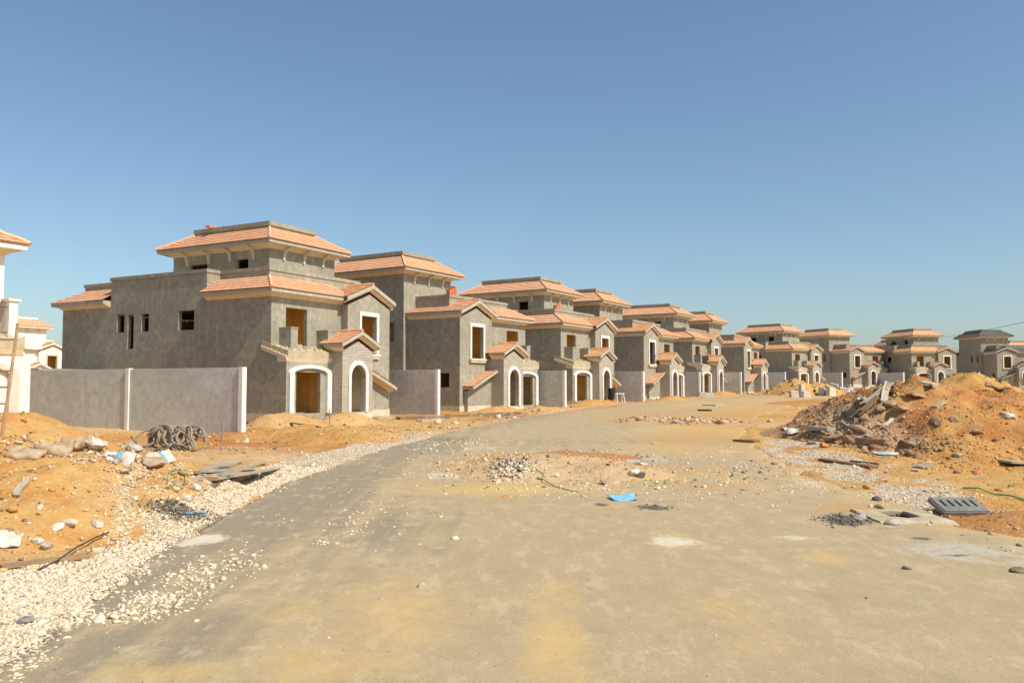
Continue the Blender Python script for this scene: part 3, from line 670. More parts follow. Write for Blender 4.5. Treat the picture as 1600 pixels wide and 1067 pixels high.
MOUNDS = [  # name, label, humps, bbox, step, gravel clusters, red
    ('sand_mound', 'orange sand mound in the left foreground with cement bags and rags along its crest',
     [(-9.6, 16.4, 4.2, 4.2, 1.50, .05), (-12.8, 16.8, 4.4, 4.4, 1.5, 0), (-7.7, 17.0, 2.3, 3.6, 1.12, -.1)], (-18, -4.5, 11, 23), .11),
    ('sand_mound', 'sand heap banked against the white villa at the left edge',
     [(-15.2, 25.5, 3.6, 4.2, 1.55, .3), (-19, 24, 4, 4, 1.5, 0)], (-24, -10, 19, 32), .2),
    ('sand_mound', 'low sand heap in front of the nearest villa, right of the steel stake',
     [(-7.0, 34.6, 2.6, 3.0, .62, .4), (-9.0, 37.0, 2.2, 2.0, .5, 0)], (-13, -3, 30, 41), .16),
    ('sand_mound', 'sand piled up at the arched bay doorway of the nearest villa',
     [(-11.0, 41.2, 2.6, 1.9, .95, 1.06), (-8.6, 44.6, 2.2, 1.5, .8, 1.06)], (-16, -5, 38, 48), .16),
    ('dirt_mound', 'largest dirt mound at right with broken slabs and planks down its left flank',
     [(16.0, 33.4, 4.6, 6.3, 2.55, .15), (20.5, 35.0, 6.0, 6.6, 2.15, .1), (26.0, 35.0, 7, 7, 2.0, 0), (17.4, 30.2, 4.0, 4.2, 1.35, 0)], (10.5, 36, 23, 45), .16),
    ('sand_mound', 'smooth yellow sand heap behind the largest mound, near the right edge',
     [(23.6, 43.5, 4.0, 3.6, 2.75, 0)], (18, 30, 38, 50), .25),
    ('sand_mound', 'small dark brown sand heap at the front foot of the largest mound',
     [(14.2, 26.9, 1.9, 1.7, .78, 0)], (11.5, 17.5, 24, 30), .11),
    ('rubble_mound', 'low sandy rubble heap in the middle of the road, nearer the camera',
     [(1.1, 23.4, 3.4, 3.2, .46, 0), (2.4, 22.0, 1.7, 1.4, .42, 0), (-.4, 22.2, 1.5, 1.2, .36, .3), (1.6, 26.2, 2.8, 1.5, .34, 0)], (-4, 7, 17.5, 30), .09),
    ('rubble_mound', 'low rubble heap farther up the road, beyond the nearer one',
     [(10.2, 45.5, 3.0, 3.2, .36, .3), (7.6, 46.5, 2.4, 2.2, .40, 0)], (3, 15, 39, 52), .16),
    ('rubble_mound', 'flat reddish rubble patch far up the road below the white blocks',
     [(27, 74, 4.2, 6, .5, .5)], (19, 35, 64, 84), .4),
    ('dirt_mound', 'heap of earth and rubble beside the far white blocks',
     [(35.5, 107, 3.4, 3.4, 2.3, 0), (39.5, 109, 4.2, 3, 1.7, 0)], (29, 47, 101, 114), .4),
    ('sand_mound', 'sand heap before the arched porch of the villa with tile stack', [(-.9, 57.6, 2.6, 1.5, .55, 1.0), (2.0, 60.6, 2.0, 1.3, .45, 1.0)], (-5, 5, 54, 64), .2),
    ('sand_mound', 'sand heap before the arched bay of the black-barrel villa', [(6.6, 71.5, 2.8, 1.6, .6, 1.0), (8.6, 75.6, 2.2, 1.4, .5, 1.0)], (2, 12, 67, 79), .25),
    ('sand_mound', 'sand heap before the porch of the villa with iron window rail', [(16.4, 86.5, 3.0, 1.6, .55, 1.0)], (11, 21, 82, 91), .25),
    ('sand_mound', 'sand heap with grey sacks before the red-cloth villa', [(25.6, 103.2, 3.2, 1.8, .7, 1.0)], (20, 31, 98, 108), .3),
    ('sand_mound', 'low sand heap along the front of the narrow villa at the bend', [(36.4, 117.5, 4.2, 2.2, .8, 1.0)], (29, 44, 112, 123), .35),
    ('dirt_mound', 'red earth spoil heap behind the open drain at right',
     [(9.5, 14.9, 1.7, .8, .34, -.3), (10.5, 13.6, 1.6, .9, .30, 0)], (6.8, 13.5, 12, 17.5), .09),
]
def mound_z(i, x, y):
    z = np.full(np.shape(x), -9.0); x0, x1, y0, y1 = MOUNDS[i][3]
    m = (x > x0) & (x < x1) & (y > y0) & (y < y1)
    if not m.any(): return z
    if not m.all(): z[m] = mound_z(i, x[m], y[m]); return z
    for k, (cx, cy, rx, ry, h, rot) in enumerate(MOUNDS[i][2]): z = np.maximum(z, hump(x, y, cx, cy, rx, ry, h, rot, 3 + i * 7 + k))
    return z
def offroad(x, y):
    return np.clip(np.minimum(np.abs(x - xl(y)), np.abs(x - xr(y))), 0, 9) * np.where((x > xl(y)) & (x < xr(y)), -1, 1)
def base_z(x, y):
    x = np.asarray(x, float); y = np.asarray(y, float); d = offroad(x, y)
    near = sstep(.1, 1.6, d)
    b = (fbm(x * .35, y * .35, 2) - .45) * .34 * near + (fbm(x * 1.5, y * 1.5, 8) - .5) * .13 * sstep(.2, 1.2, d)
    far = sstep(120, 260, y); b = b * (1 - far)
    return plane(y) + b + np.where(d < 0, -.06, 0) - .0
def gz(x, y):
    z = base_z(x, y); d = offroad(x, y); z = np.where(d < 0, plane(y) + .0, z)
    for i in range(len(MOUNDS)): z = np.maximum(z, plane(y) + mound_z(i, np.asarray(x, float), np.asarray(y, float)))
    return z
def g1(x, y): return float(gz(np.array([x]), np.array([y]))[0])

def splat(x, y, lst):
    r = np.zeros(np.shape(x))
    for px, py, rx, ry, a in lst:
        X, Y = G(px, py); X2, _ = G(px + rx, py); _, Y1 = G(px, py + ry); _, Y0 = G(px, max(py - ry, 590))
        w = abs(X2 - X); hh = max(abs(Y0 - Y1) / 2, .05)
        r = np.maximum(r, a * np.exp(-1.1 * (((x - X) / w) ** 2 + ((y - Y) / hh) ** 2)))
    return r
def grid_mesh(name, X, Y, Z, keep, mat, attrs, parent=None, smooth=True):
    ny, nx = X.shape; idx = np.arange(nx * ny).reshape(ny, nx)
    q = np.stack([idx[:-1, :-1], idx[:-1, 1:], idx[1:, 1:], idx[1:, :-1]], -1).reshape(-1, 4)
    if keep is not None:
        op_ = np.logical_and if name == 'road' else np.logical_or
        kf = op_(op_(keep[:-1, :-1], keep[:-1, 1:]), op_(keep[1:, 1:], keep[1:, :-1])).reshape(-1); q = q[kf]
    used = np.unique(q); remap = np.full(nx * ny, -1); remap[used] = np.arange(len(used)); q = remap[q]
    V = np.stack([X.ravel(), Y.ravel(), Z.ravel()], -1)[used]
    me = bpy.data.meshes.new(name); me.vertices.add(len(V)); me.vertices.foreach_set("co", V.ravel())
    me.loops.add(len(q) * 4); me.loops.foreach_set("vertex_index", q.ravel().astype(np.int32))
    me.polygons.add(len(q)); me.polygons.foreach_set("loop_start", np.arange(0, len(q) * 4, 4, dtype=np.int32))
    me.polygons.foreach_set("loop_total", np.full(len(q), 4, np.int32)); me.polygons.foreach_set("use_smooth", np.full(len(q), smooth))
    me.update(); me.validate()
    for k, a in attrs.items():
        at = me.attributes.new(k, 'FLOAT', 'POINT'); at.data.foreach_set("value", np.asarray(a, np.float32).ravel()[used])
    me.materials.append(mat); o = bpy.data.objects.new(name, me); COL.objects.link(o)
    if parent: o.parent = parent
    return o
def spaced(a, b, fine, grow, start):
    out = [start]; 
    while out[-1] < b: out.append(out[-1] + max(fine, fine + (out[-1] - start) * grow))
    return out
# gravel field
GLb = np.array([(-9.5, 4), (-7.8, 9), (-7.0, 11), (-6.3, 12.4), (-6.0, 14), (-6.15, 16.7), (-6.75, 20.8), (-6.9, 25), (-6.2, 30), (-5.2, 36), (-3.0, 45), (1.6, 60), (8.0, 76), (24, 104)])
def gravel_d(x, y):
    j = (fbm(x * .9, y * .9, 21) - .5) * 1.0
    gl = np.interp(y, GLb[:, 1], GLb[:, 0]) + j; e = xl(y) + .15 + (fbm(x * 1.3 + 7, y * 1.3, 22) - .5) * .9
    left = sstep(gl - .25, gl + .25, x) * sstep(e + .28, e - .15, x) * (1 - .55 * sstep(24, 40, y))
    r0 = xr(y) - .1 + (fbm(x * 1.1, y * 1.1, 23) - .5) * .8; r1 = r0 + 2.3 + (fbm(x * .8, y * .8, 24) - .5) * 1.6
    right = sstep(r0 - .3, r0 + .3, x) * sstep(r1 + .5, r1 - .5, x) * sstep(15.3, 17.5, y) * sstep(36, 31, y) * (.34 + .5 * (fbm(x * 1.4, y * 1.4, 25) > .46))
    return np.maximum(left, right)
xs = sorted(set([-x for x in spaced(0, 700, .17, .0, 14)[:1]] ))
xpos = list(np.arange(-15, 18, .16)); t = 18.0; st = .16
while t < 900: xpos.append(t); st *= 1.09; t += st
t = -15.0; st = .16
while t > -900: st *= 1.09; t -= st; xpos.insert(0, t)
ypos = list(np.arange(4, 32, .16)); t = 32.0; st = .16
while t < 1500: ypos.append(t); st *= 1.035; t += st
t = 4.0; st = .16
while t > -120: st *= 1.2; t -= st; ypos.insert(0, t)
X, Y = np.meshgrid(np.array(xpos), np.array(ypos)); Z = base_z(X, Y) 
red = np.clip(sstep(.50, .70, fbm(X * .16, Y * .10, 31)) * sstep(20, 30, Y) * .75 + splat(X, Y, [(1540, 815, 70, 22, .8), (1430, 790, 70, 10, .6), (1340, 795, 60, 9, .6), (330, 690, 120, 8, .6)]), 0, 1)
pal = np.clip(sstep(.52, .68, fbm(X * .25 + 9, Y * .18, 33)) * .45 * sstep(12, 20, Y), 0, 1)
HX, HYY = 7.06, 15.65; HC, HS_ = 1., 0.
def inhole(x, y, m=0.):
    u = (x - HX) * HC + (y - HYY) * HS_; v = -(x - HX) * HS_ + (y - HYY) * HC
    return (np.abs(u) < .25 + m) & (np.abs(v) < .33 + m)
Z = np.where(inhole(X, Y, .22), Z - 1.1, Z)
o = grid_mesh('ground', X, Y, Z, None, M['sand'], dict(gravel=gravel_d(X, Y), red=red, pale=pal)); setp(o, kind='structure')
# road sheet
rows = [-12.0]; 
while rows[-1] < 4: rows.append(rows[-1] + 1.0)
while rows[-1] < 131: rows.append(rows[-1] + max(.13, .13 + (rows[-1] - 12) * .009))
NC = 120; yy = np.array(rows); uu = np.linspace(0, 1, NC + 1)
edge = (fbm(yy * 1.3, yy * 0 + 3, 41) - .5) * .9 + (fbm(yy * 5, yy * 0 + 1, 44) - .5) * .3; edger = (fbm(yy * .9, yy * 0 + 9, 42) - .5) * 1.4
L_ = xl(yy) + edge * .6; R_ = xr(yy) + edger
X = L_[:, None] + (R_ - L_)[:, None] * uu[None, :]; Y = np.repeat(yy[:, None], NC + 1, 1)
Z = plane(Y) + (fbm(X * .5, Y * .3, 51) - .5) * .03
Z[:, 0] -= .05; Z[:, -1] -= .05
dl = X - L_[:, None]; dr = R_[:, None] - X
dust = .42 + .55 * sstep(.3, 3.4, dl) + .25 * (fbm(X * .22, Y * .12, 61) - .5) + .18 * sstep(30, 42, Y)
dust -= .55 * splat(X, Y, [(600, 830, 120, 55, 1), (420, 800, 130, 60, .9), (520, 760, 110, 40, .9), (640, 700, 120, 12, 1), (880, 690, 330, 8, .7), (930, 668, 200, 6, .6), (330, 980, 120, 60, .5), (140, 1010, 110, 40, .6), (1000, 1000, 70, 20, .35), (1290, 945, 90, 30, .25), (800, 650, 90, 8, .8), (930, 636, 100, 5, .7)])
yel = splat(X, Y, [(870, 1010, 70, 90, .62), (880, 930, 45, 40, .45), (640, 960, 150, 70, .45), (520, 1040, 150, 40, .5), (1130, 950, 110, 50, .5), (1290, 872, 50, 14, .62), (1060, 848, 60, 16, .6), (820, 765, 230, 12, .75), (960, 745, 260, 22, .6), (640, 760, 90, 20, .4), (1180, 1000, 120, 40, .4), (460, 960, 60, 30, .3), (1050, 700, 150, 14, .5), (1200, 660, 110, 20, .85), (1280, 640, 90, 12, .8), (1100, 625, 200, 8, .35), (250, 1050, 140, 20, .5)])
yel = np.maximum(yel, .85 * sstep(30, 40, Y) * sstep(7.5, 3.0, dr)); yel = np.maximum(yel, .5 * sstep(48, 70, Y) * sstep(3, 6, dl)); yel = np.maximum(yel, .55 * sstep(1.6, .2, dr) * sstep(10, 14, Y)); yel += .55 * (fbm(X * .35, Y * .10, 63) - .5)
ora = .34 * sstep(38, 55, Y) + .25 * sstep(5.5, 2, dr) * sstep(28, 36, Y) + splat(X, Y, [(880, 735, 260, 32, .42), (1100, 690, 170, 25, .42), (1180, 660, 120, 18, .45), (870, 722, 130, 14, .75), (770, 715, 110, 10, .6), (1060, 735, 150, 12, .5), (1330, 795, 70, 10, .8), (1060, 655, 90, 7, .6), (790, 778, 30, 4, .8), (960, 797, 30, 4, .6), (1500, 800, 80, 12, .8), (1090, 760, 120, 10, .45)])
gry = .8 * splat(X, Y, [(1520, 862, 130, 14, .95), (1440, 852, 90, 10, .7), (1400, 806, 75, 10, .6), (1000, 716, 60, 6, .9), (1600, 880, 100, 12, .9)])
pa = .8 * splat(X, Y, [(1055, 848, 55, 12, .95), (1110, 845, 30, 5, .5), (990, 838, 30, 3, .6), (318, 843, 48, 9, 1.1), (290, 852, 30, 5, .9), (1050, 1022, 24, 5, .8), (735, 843, 26, 3, .7), (1240, 840, 40, 6, .7), (1555, 968, 22, 4, .6), (1270, 756, 70, 12, .55), (1130, 705, 60, 8, .45), (700, 740, 60, 14, .65), (760, 700, 60, 6, .55), (620, 768, 10, 2, .7), (1310, 742, 40, 12, .6)])
dk = splat(X, Y, [(1320, 815, 42, 8, .95), (1020, 794, 34, 5, .9), (940, 790, 14, 3, .8), (700, 686, 60, 5, .5), (1440, 842, 20, 3, .9), (1400, 826, 70, 5, .5), (1500, 868, 50, 3, .6)])
edgeD = np.exp(-(dl / .22) ** 2) * .55 * (fbm(X * 2, Y * 2, 71) > .42)
o = grid_mesh('road', X, Y, Z + .012, ~inhole(X, Y, .05), M['road'], dict(dust=dust, yellow=np.clip(yel, 0, 1), orange=ora, grey=gry, pale=pa, dark=np.maximum(dk, edgeD))); setp(o, kind='structure')
# mounds
MOB = []
for i, (nm, lb, hs, (x0, x1, y0, y1), stp) in enumerate(MOUNDS):
    X, Y = np.meshgrid(np.arange(x0, x1, stp), np.arange(y0, y1, stp)); z = mound_z(i, X, Y)
    rel = np.clip(z / max(h[4] for h in hs), 0, 1)
    if i == 0:
        gv = splat(X, Y, []) ; 
        gv = np.maximum(gv, .55 * np.exp(-(((X + 7.3 + .5 * (fbm(Y * .8, Y * 0, 56) - .5) - .37 * (16.5 - Y)) / .34) ** 2)) * sstep(17.6, 16.5, Y)); gv = np.maximum(gv, gravel_d(X, Y) * sstep(.5, .15, z)); 
        gv = np.maximum(gv, .30 * fbm(X * 1.2, Y * 1.2, 77))
    elif nm == 'rubble_mound': gv = .0 + .62 * fbm(X * .9, Y * .9, 80 + i)
    elif i == 4: gv = .30 * fbm(X * .8, Y * .8, 81) + .35 * sstep(15.5, 13, X)
    else: gv = .12 * fbm(X, Y, 82)
    rd = {4: .62 * sstep(.35, .7, fbm(X * .5, Y * .5, 90)) + .28, 6: .30, 16: .55, 11: .1, 7: .20 + .5 * sstep(24, 26, Y), 8: .35, 9: .5, 5: 0}.get(i, .10) + 0 * X
    pl = {7: .55 * sstep(25, 23, Y), 3: .2, 8: .3}.get(i, 0) + 0 * X
    o = grid_mesh(nm, X, Y, plane(Y) + z, z > -.02, M['sand'], dict(gravel=gv, red=np.clip(rd, 0, 1), pale=pl))
    setp(o, lb, 'mound'); MOB.append(o)

# ================================================================== LOOSE STONES
ICO = None
def ico():
    t = (1 + 5 ** .5) / 2
    v = np.array([(-1, t, 0), (1, t, 0), (-1, -t, 0), (1, -t, 0), (0, -1, t), (0, 1, t), (0, -1, -t), (0, 1, -t), (t, 0, -1), (t, 0, 1), (-t, 0, -1), (-t, 0, 1)], float); v /= np.linalg.norm(v[0])
    f = np.array([(0, 11, 5), (0, 5, 1), (0, 1, 7), (0, 7, 10), (0, 10, 11), (1, 5, 9), (5, 11, 4), (11, 10, 2), (10, 7, 6), (7, 1, 8), (3, 9, 4), (3, 4, 2), (3, 2, 6), (3, 6, 8), (3, 8, 9), (4, 9, 5), (2, 4, 11), (6, 2, 10), (8, 6, 7), (9, 8, 1)])
    return v, f
def stone_field(name, pts, size, mat, sink=.3, flat=.7):
    """one mesh of many angular stones; pts (n,3), size (n,)"""
    v, f = ico(); n = len(pts)
    jit = 1 + RNG.uniform(-.48, .48, (n, 12, 1)); sc = np.stack([RNG.uniform(.65, 1.4, n), RNG.uniform(.55, 1.1, n), RNG.uniform(.35, .85, n) * flat / .7], -1)
    P = v[None] * jit * sc[:, None, :]
    a = RNG.uniform(0, 2 * PI, n); c, s = np.cos(a), np.sin(a)
    tl = RNG.uniform(-.5, .5, n); ct, st_ = np.cos(tl), np.sin(tl)
    x, y, z = P[..., 0], P[..., 1], P[..., 2]
    y, z = y * ct[:, None] - z * st_[:, None], y * st_[:, None] + z * ct[:, None]
    x, y = x * c[:, None] - y * s[:, None], x * s[:, None] + y * c[:, None]
    P = np.stack([x, y, z], -1) * (size / 2)[:, None, None]; P += pts[:, None, :]; P[..., 2] += (size * (.5 - sink) * .6)[:, None]
    fa = (f[None] + (np.arange(n) * 12)[:, None, None]).reshape(-1)
    me = bpy.data.meshes.new(name); me.vertices.add(n * 12); me.vertices.foreach_set("co", P.reshape(-1).astype(np.float32))
    me.loops.add(len(fa)); me.loops.foreach_set("vertex_index", fa.astype(np.int32))
    me.polygons.add(n * 20); me.polygons.foreach_set("loop_start", np.arange(0, n * 60, 3, dtype=np.int32)); me.polygons.foreach_set("loop_total", np.full(n * 20, 3, np.int32))
    me.update(); me.materials.append(mat); o = bpy.data.objects.new(name, me); COL.objects.link(o); return o
def sample(n, x0, x1, y0, y1, dens):
    x = RNG.uniform(x0, x1, n); y = RNG.uniform(y0, y1, n); k = RNG.uniform(0, 1, n) < dens(x, y); return x[k], y[k]
def p3(x, y): return np.stack([x, y, gz(x, y)], -1)
xa, ya = [], []
for n, b in ((66000, (-10, -4.0, 5.5, 13)), (56000, (-9, -4, 13, 24)), (16000, (-9, -2, 24, 40)), (12000, (6, 11.5, 15, 37))):
    x, y = sample(n, *b, lambda x, y: gravel_d(x, y) ** 1.3); xa.append(x); ya.append(y)
x, y = np.concatenate(xa), np.concatenate(ya)
szs = np.clip(RNG.lognormal(math.log(.031), .46, len(x)), .013, .10)
setp(stone_field('gravel', p3(x, y), szs, M['stones'], .5), kind='stuff', label='pale crushed limestone gravel strips along both edges of the road', cat='gravel')
# stones scattered over the asphalt in drifts
sx, sy, ss = [], [], []
for px, py, rx, ry, n, s0 in [(300, 905, 70, 22, 260, .055), (250, 935, 60, 14, 420, .05), (200, 960, 70, 12, 300, .055), (375, 872, 50, 16, 150, .05), (330, 885, 90, 10, 160, .05), (540, 822, 45, 20, 190, .055), (505, 848, 22, 8, 60, .06),
                             (585, 790, 40, 16, 70, .05), (640, 800, 90, 60, 80, .05), (420, 850, 150, 60, 70, .05), (800, 745, 34, 10, 320, .09), (700, 730, 80, 22, 260, .07), (850, 768, 120, 10, 240, .06), (930, 760, 80, 12, 300, .065),
                             (690, 700, 70, 9, 200, .08), (1150, 740, 70, 26, 330, .06), (1060, 770, 90, 14, 220, .05), (740, 692, 80, 6, 140, .07), (1250, 760, 60, 24, 260, .055), (1110, 700, 50, 20, 200, .06), (500, 760, 60, 20, 40, .05)]:
    q = RNG.normal(0, .55, (n, 2)); 
    for u, v in q:
        yq = py + v * ry
        if yq < 640: continue
        a, b = G(px + u * rx, yq); sx.append(a); sy.append(b); ss.append(s0 * .62 * RNG.lognormal(0, .45))
setp(stone_field('gravel', p3(np.array(sx), np.array(sy)), np.clip(np.array(ss), .02, .17), M['stones'], .2), kind='stuff', label='pale stones kicked onto the asphalt in loose drifts', cat='gravel')
# grit and pebbles across the whole road
x, y = sample(15000, -5, 9, 6, 45, lambda x, y: (.12 + .5 * (fbm(x * .5, y * .5, 93) > .55)) * np.clip(9 / y, .3, 1))
setp(stone_field('grit', p3(x, y), np.clip(RNG.lognormal(math.log(.016), .5, len(x)), .007, .06), M['rubble'], .2), kind='stuff', label='dark grit and pebbles scattered over the dusty road', cat='grit')
for nm, lst in (('grit', [(1320, 812, 40, 8, 900, .03), (1180, 745, 50, 22, 260, .04), (1022, 794, 30, 4, 500, .025), (795, 742, 34, 9, 260, .05)]),):
    a, b, s_ = [], [], []
    for px, py, rx, ry, n, s0 in lst:
        for u, v in RNG.normal(0, .5, (n, 2)): p_, q_ = G(px + u * rx, py + v * ry); a.append(p_); b.append(q_); s_.append(s0 * RNG.lognormal(0, .4))
    P_ = p3(np.array(a), np.array(b)); P_[:, 2] += .035 if len(lst) == 1 else 0
    setp(stone_field(nm, P_, np.array(s_), M['grit'], .2), kind='stuff', label='dark patch of asphalt grit' + (' by the drain and road heap'), cat='grit')
# rubble bits on mounds and verges
xa, ya, sz = [], [], []
def addr(n, b, dens, s0, sg=.5):
    x, y = sample(n, *b, dens); xa.append(x); ya.append(y); sz.append(np.clip(s0 * RNG.lognormal(0, sg, len(x)), .012, .45))
addr(1900, (-13, -5.5, 11.5, 17.5), lambda x, y: .30 + .7 * (fbm(x, y, 96) > .56), .036)
addr(600, (-13, -6, 11.5, 17), lambda x, y: 0.3 + 0 * x, .05)
addr(1100, (-11, -6, 15.6, 17.6), lambda x, y: .8 + 0 * x, .055, .6)
addr(4200, (12, 22, 24.5, 34), lambda x, y: .16 + .6 * (fbm(x * .9, y * .9, 97) > .60), .036)
addr(7500, (11.2, 15.4, 26, 36), lambda x, y: .75 * sstep(14.6, 12.9, x), .045, .7)
addr(700, (14, 30, 30, 37), lambda x, y: .3 + 0 * x, .05, .6)
addr(2200, (-1.5, 5, 19.5, 28), lambda x, y: .5 + 0 * x, .04)
addr(5200, (-4.5, 8, 18, 33), lambda x, y: .75 * (fbm(x * .55, y * .4, 120) > .47) * np.exp(-(((x - 1.8) / 4.2) ** 2 + ((y - 24.5) / 5.5) ** 2)), .038, .55)
addr(700, (5, 13.5, 42, 50), lambda x, y: sstep(.0, .12, np.maximum(mound_z(8, x, y), -.5)), .12)
addr(2400, (-14, -2, 20, 46), lambda x, y: (x < xl(y) - .5) * (.15 + .6 * (fbm(x * .4, y * .4, 98) > .57)), .075)
addr(2600, (-4, 40, 40, 110), lambda x, y: (x < xl(y) - .3) * (x > xl(y) - 9) * (.2 + .8 * (fbm(x * .25, y * .25, 99) > .55)), .15)
addr(1500, (8, 20, 15, 27), lambda x, y: (x > xr(y) + .6) * .35 * (1 + (fbm(x * .6, y * .6, 94) > .6)), .04)
addr(700, (7, 13, 12.3, 17), lambda x, y: .7 + 0 * x, .04)
addr(500, (30, 47, 101, 113), lambda x, y: sstep(0, .2, np.maximum(mound_z(10, x, y), -.5)), .35)
addr(500, (12, 60, 40, 110), lambda x, y: (x > xr(y)) * (x < xr(y) + 12) * .8, .14)
x, y, s_ = map(np.concatenate, (xa, ya, sz)); mr = (x > 11) & (y < 40) & (y > 23)
addr_e = (x[mr], y[mr], s_[mr]); x, y, s_ = x[~mr], y[~mr], s_[~mr]
setp(stone_field('rubble', p3(addr_e[0], addr_e[1]), addr_e[2], M['earthrubble'], .35), kind='stuff', label='earthy brown rubble strewn over the largest mound', cat='rubble')
setp(stone_field('rubble', p3(x, y), s_, M['rubble'], .3), kind='stuff', label='small broken rubble strewn over the sand mounds and verges', cat='rubble')
x, y = sample(2400, -13, -5.8, 11.3, 17.5, lambda x, y: .10 + .45 * (fbm(x * .8, y * .8, 101) > .56)); x2, y2 = sample(1900, -8.4, -5.4, 12.5, 17.3, lambda x, y: (.2 + .8 * (fbm(x * 2, y * 2, 55) > .47)) * np.exp(-(((x + 7.3 + .5 * (fbm(y * .8, y * 0, 56) - .5) - .37 * (16.5 - y)) / .34) ** 2)))
x3, y3 = sample(500, -8, -5, 16, 19, lambda x, y: .5 * sstep(-7.0, -6, x))
x = np.concatenate([x, x2, x3]); y = np.concatenate([y, y2, y3])
setp(stone_field('gravel', p3(x, y), np.clip(RNG.lognormal(math.log(.040), .45, len(x)), .015, .12), M['stones'], .3), kind='stuff', label='pale gravel spilled down the left foreground mound', cat='gravel')

M['clod'] = rubble_mat()
for e_, c_ in zip([n for n in M['clod'].node_tree.nodes if n.type == 'VALTORGB'][0].color_ramp.elements, [(.38, .19, .06), (.48, .25, .075), (.53, .31, .10), (.57, .36, .14), (.60, .42, .20), (.44, .19, .06)]): e_.color = (*c_, 1)
cx_, cy_, cs_ = [], [], []
for n, b, dn, s0 in ((9000, (-16, -5.6, 11.2, 21), lambda x, y: .25 + .75 * (fbm(x * .7, y * .7, 130) > .5), .028), (16000, (11.5, 30, 23.5, 44), lambda x, y: (.2 + .8 * (fbm(x * .5, y * .5, 131) > .5)), .05),
                     (9000, (-24, -3, 18, 50), lambda x, y: (x < xl(y) - 1.5) * (.15 + .85 * (fbm(x * .35, y * .35, 132) > .53)), .05), (4000, (8, 22, 12, 26), lambda x, y: (x > xr(y) + .4) * (.2 + .8 * (fbm(x * .6, y * .6, 133) > .52)), .03),
                     (5000, (-4, 45, 50, 115), lambda x, y: (x < xl(y) - .5) * (x > xl(y) - 9) * .7, .12)):
    x, y = sample(n, *b, dn); cx_.append(x); cy_.append(y); cs_.append(np.clip(s0 * RNG.lognormal(0, .55, len(x)), .01, .35))
x, y, s_ = map(np.concatenate, (cx_, cy_, cs_))
setp(stone_field('sand_clods', p3(x, y), s_, M['clod'], .45), kind='stuff', label='crumbly sand clods over the mounds and verges', cat='sand')

# ================================================================== THINGS STANDING AND LYING ABOUT
def HIT(px, py, t0=6., t1=260.):
    """where the sight line through a photo point meets the ground or a mound"""
    r = ray(px, py); r = r / r[1]; t = np.geomspace(t0, t1, 420); P = t[:, None] * r[None]
    d = CAMZ + P[:, 2] - gz(P[:, 0], P[:, 1]); k = np.argmax(d < 0)
    if not (d < 0).any(): return G(px, py) + (g1(*G(px, py)),)
    a, b = t[max(k - 1, 0)], t[k]
    for _ in range(12):
        m = (a + b) / 2; p = r * m
        if CAMZ + p[2] < g1(p[0], p[1]): b = m
        else: a = m
    p = r * b; return float(p[0]), float(p[1]), g1(p[0], p[1])
def thing(mb, nm, mat, label, cat, group=None, loc=(0, 0, 0), rot=(0, 0, 0), smooth=False, bevel=0):
    o = mb.build(nm, M[mat], None, None, False, smooth, bevel); o.location = loc; o.rotation_euler = rot
    return setp(o, label, cat, group)

# ---- precast boundary walls between the plots
GW = 'precast walls between plots'
def wall_run(x, y, th, lens, label, h=2.9, zb=None, yaw=0):
    z = zb if zb is not None else float(plane(y))
    r = empty('boundary_wall', (x, y, z), PI - th + yaw * 0)      # local +x runs back into the plot
    r.rotation_euler = (0, 0, math.atan2(math.sin(th), -math.cos(th)) + yaw)
    setp(r, label, 'wall', GW); p = 0
    for i, L in enumerate(lens):
        mb = MB(); mb.box(p - .12, -.13, -.7, p + .12, .13, h + .02 + .015 * (i % 2)); mb.build('post', M['post'], r, bevel=.012)
        mb = MB(); mb.box(p + .121, -.07, -.7, p + L - .121, .07, h); mb.box(p + .121, -.085, h - .10, p + L - .121, -.0705, h - .04); mb.build('panel', M['fence'], r, bevel=.008)
        p += L
    mb = MB(); mb.box(p - .12, -.13, -.7, p + .12, .13, h + .02); mb.build('post', M['post'], r)
wall_run(-11.72, 36.84, .45, (7.0, 7.6, 7.0), 'two-panel precast wall in front of the nearest villa, left of the picture')
wall_run(-4.74, 53.96, .562, (6.8, 7, 7), 'precast wall with white end post between the nearest villa and the villa with tile stack')
wall_run(4.16, 67.21, .56, (6.8, 7), 'precast wall with white end post left of the black-barrel villa')
wall_run(12.6, 81.6, .55, (6.8, 7), 'precast wall with white end post right of the black barrel')
wall_run(21.7, 98.2, .55, (6.8, 7), 'precast wall left of the red-cloth villa')
wall_run(29.95, 111, .55, (6.8, 7), 'precast wall with white end post just right of the red-cloth villa')
wall_run(46.9, 145.5, .70, (6, 7), 'precast wall nearer of two posts behind the far white blocks heap', 3.0)
wall_run(49.6, 149.5, .80, (6.5, 7), 'short precast wall piece with white post beside the far sandy-balcony villa', 3.0)
wall_run(62.5, 160.5, 1.05, (7, 7), 'precast wall with white post left of the far frontal villa', 3.0)
wall_run(75.8, 164, 1.25, (7, 7), 'precast wall with white post right of the far frontal villa', 3.0)
wall_run(88.0, 159.5, 1.5, (9, 7), 'precast wall with white post left of the felt-roofed villa', 3.0)
mb = MB(); mb.box(0, 0, 0, 4.6, 2.2, 3.5); mb.box(-.08, -.08, 3.5, 4.68, 2.28, 3.62)
thing(mb, 'utility_kiosk', 'grey', 'low grey flat-roofed box behind the left end of the two-panel wall', 'kiosk', loc=(-26.6, 47.5, .1), rot=(0, 0, PI / 2 - .503 + .3))

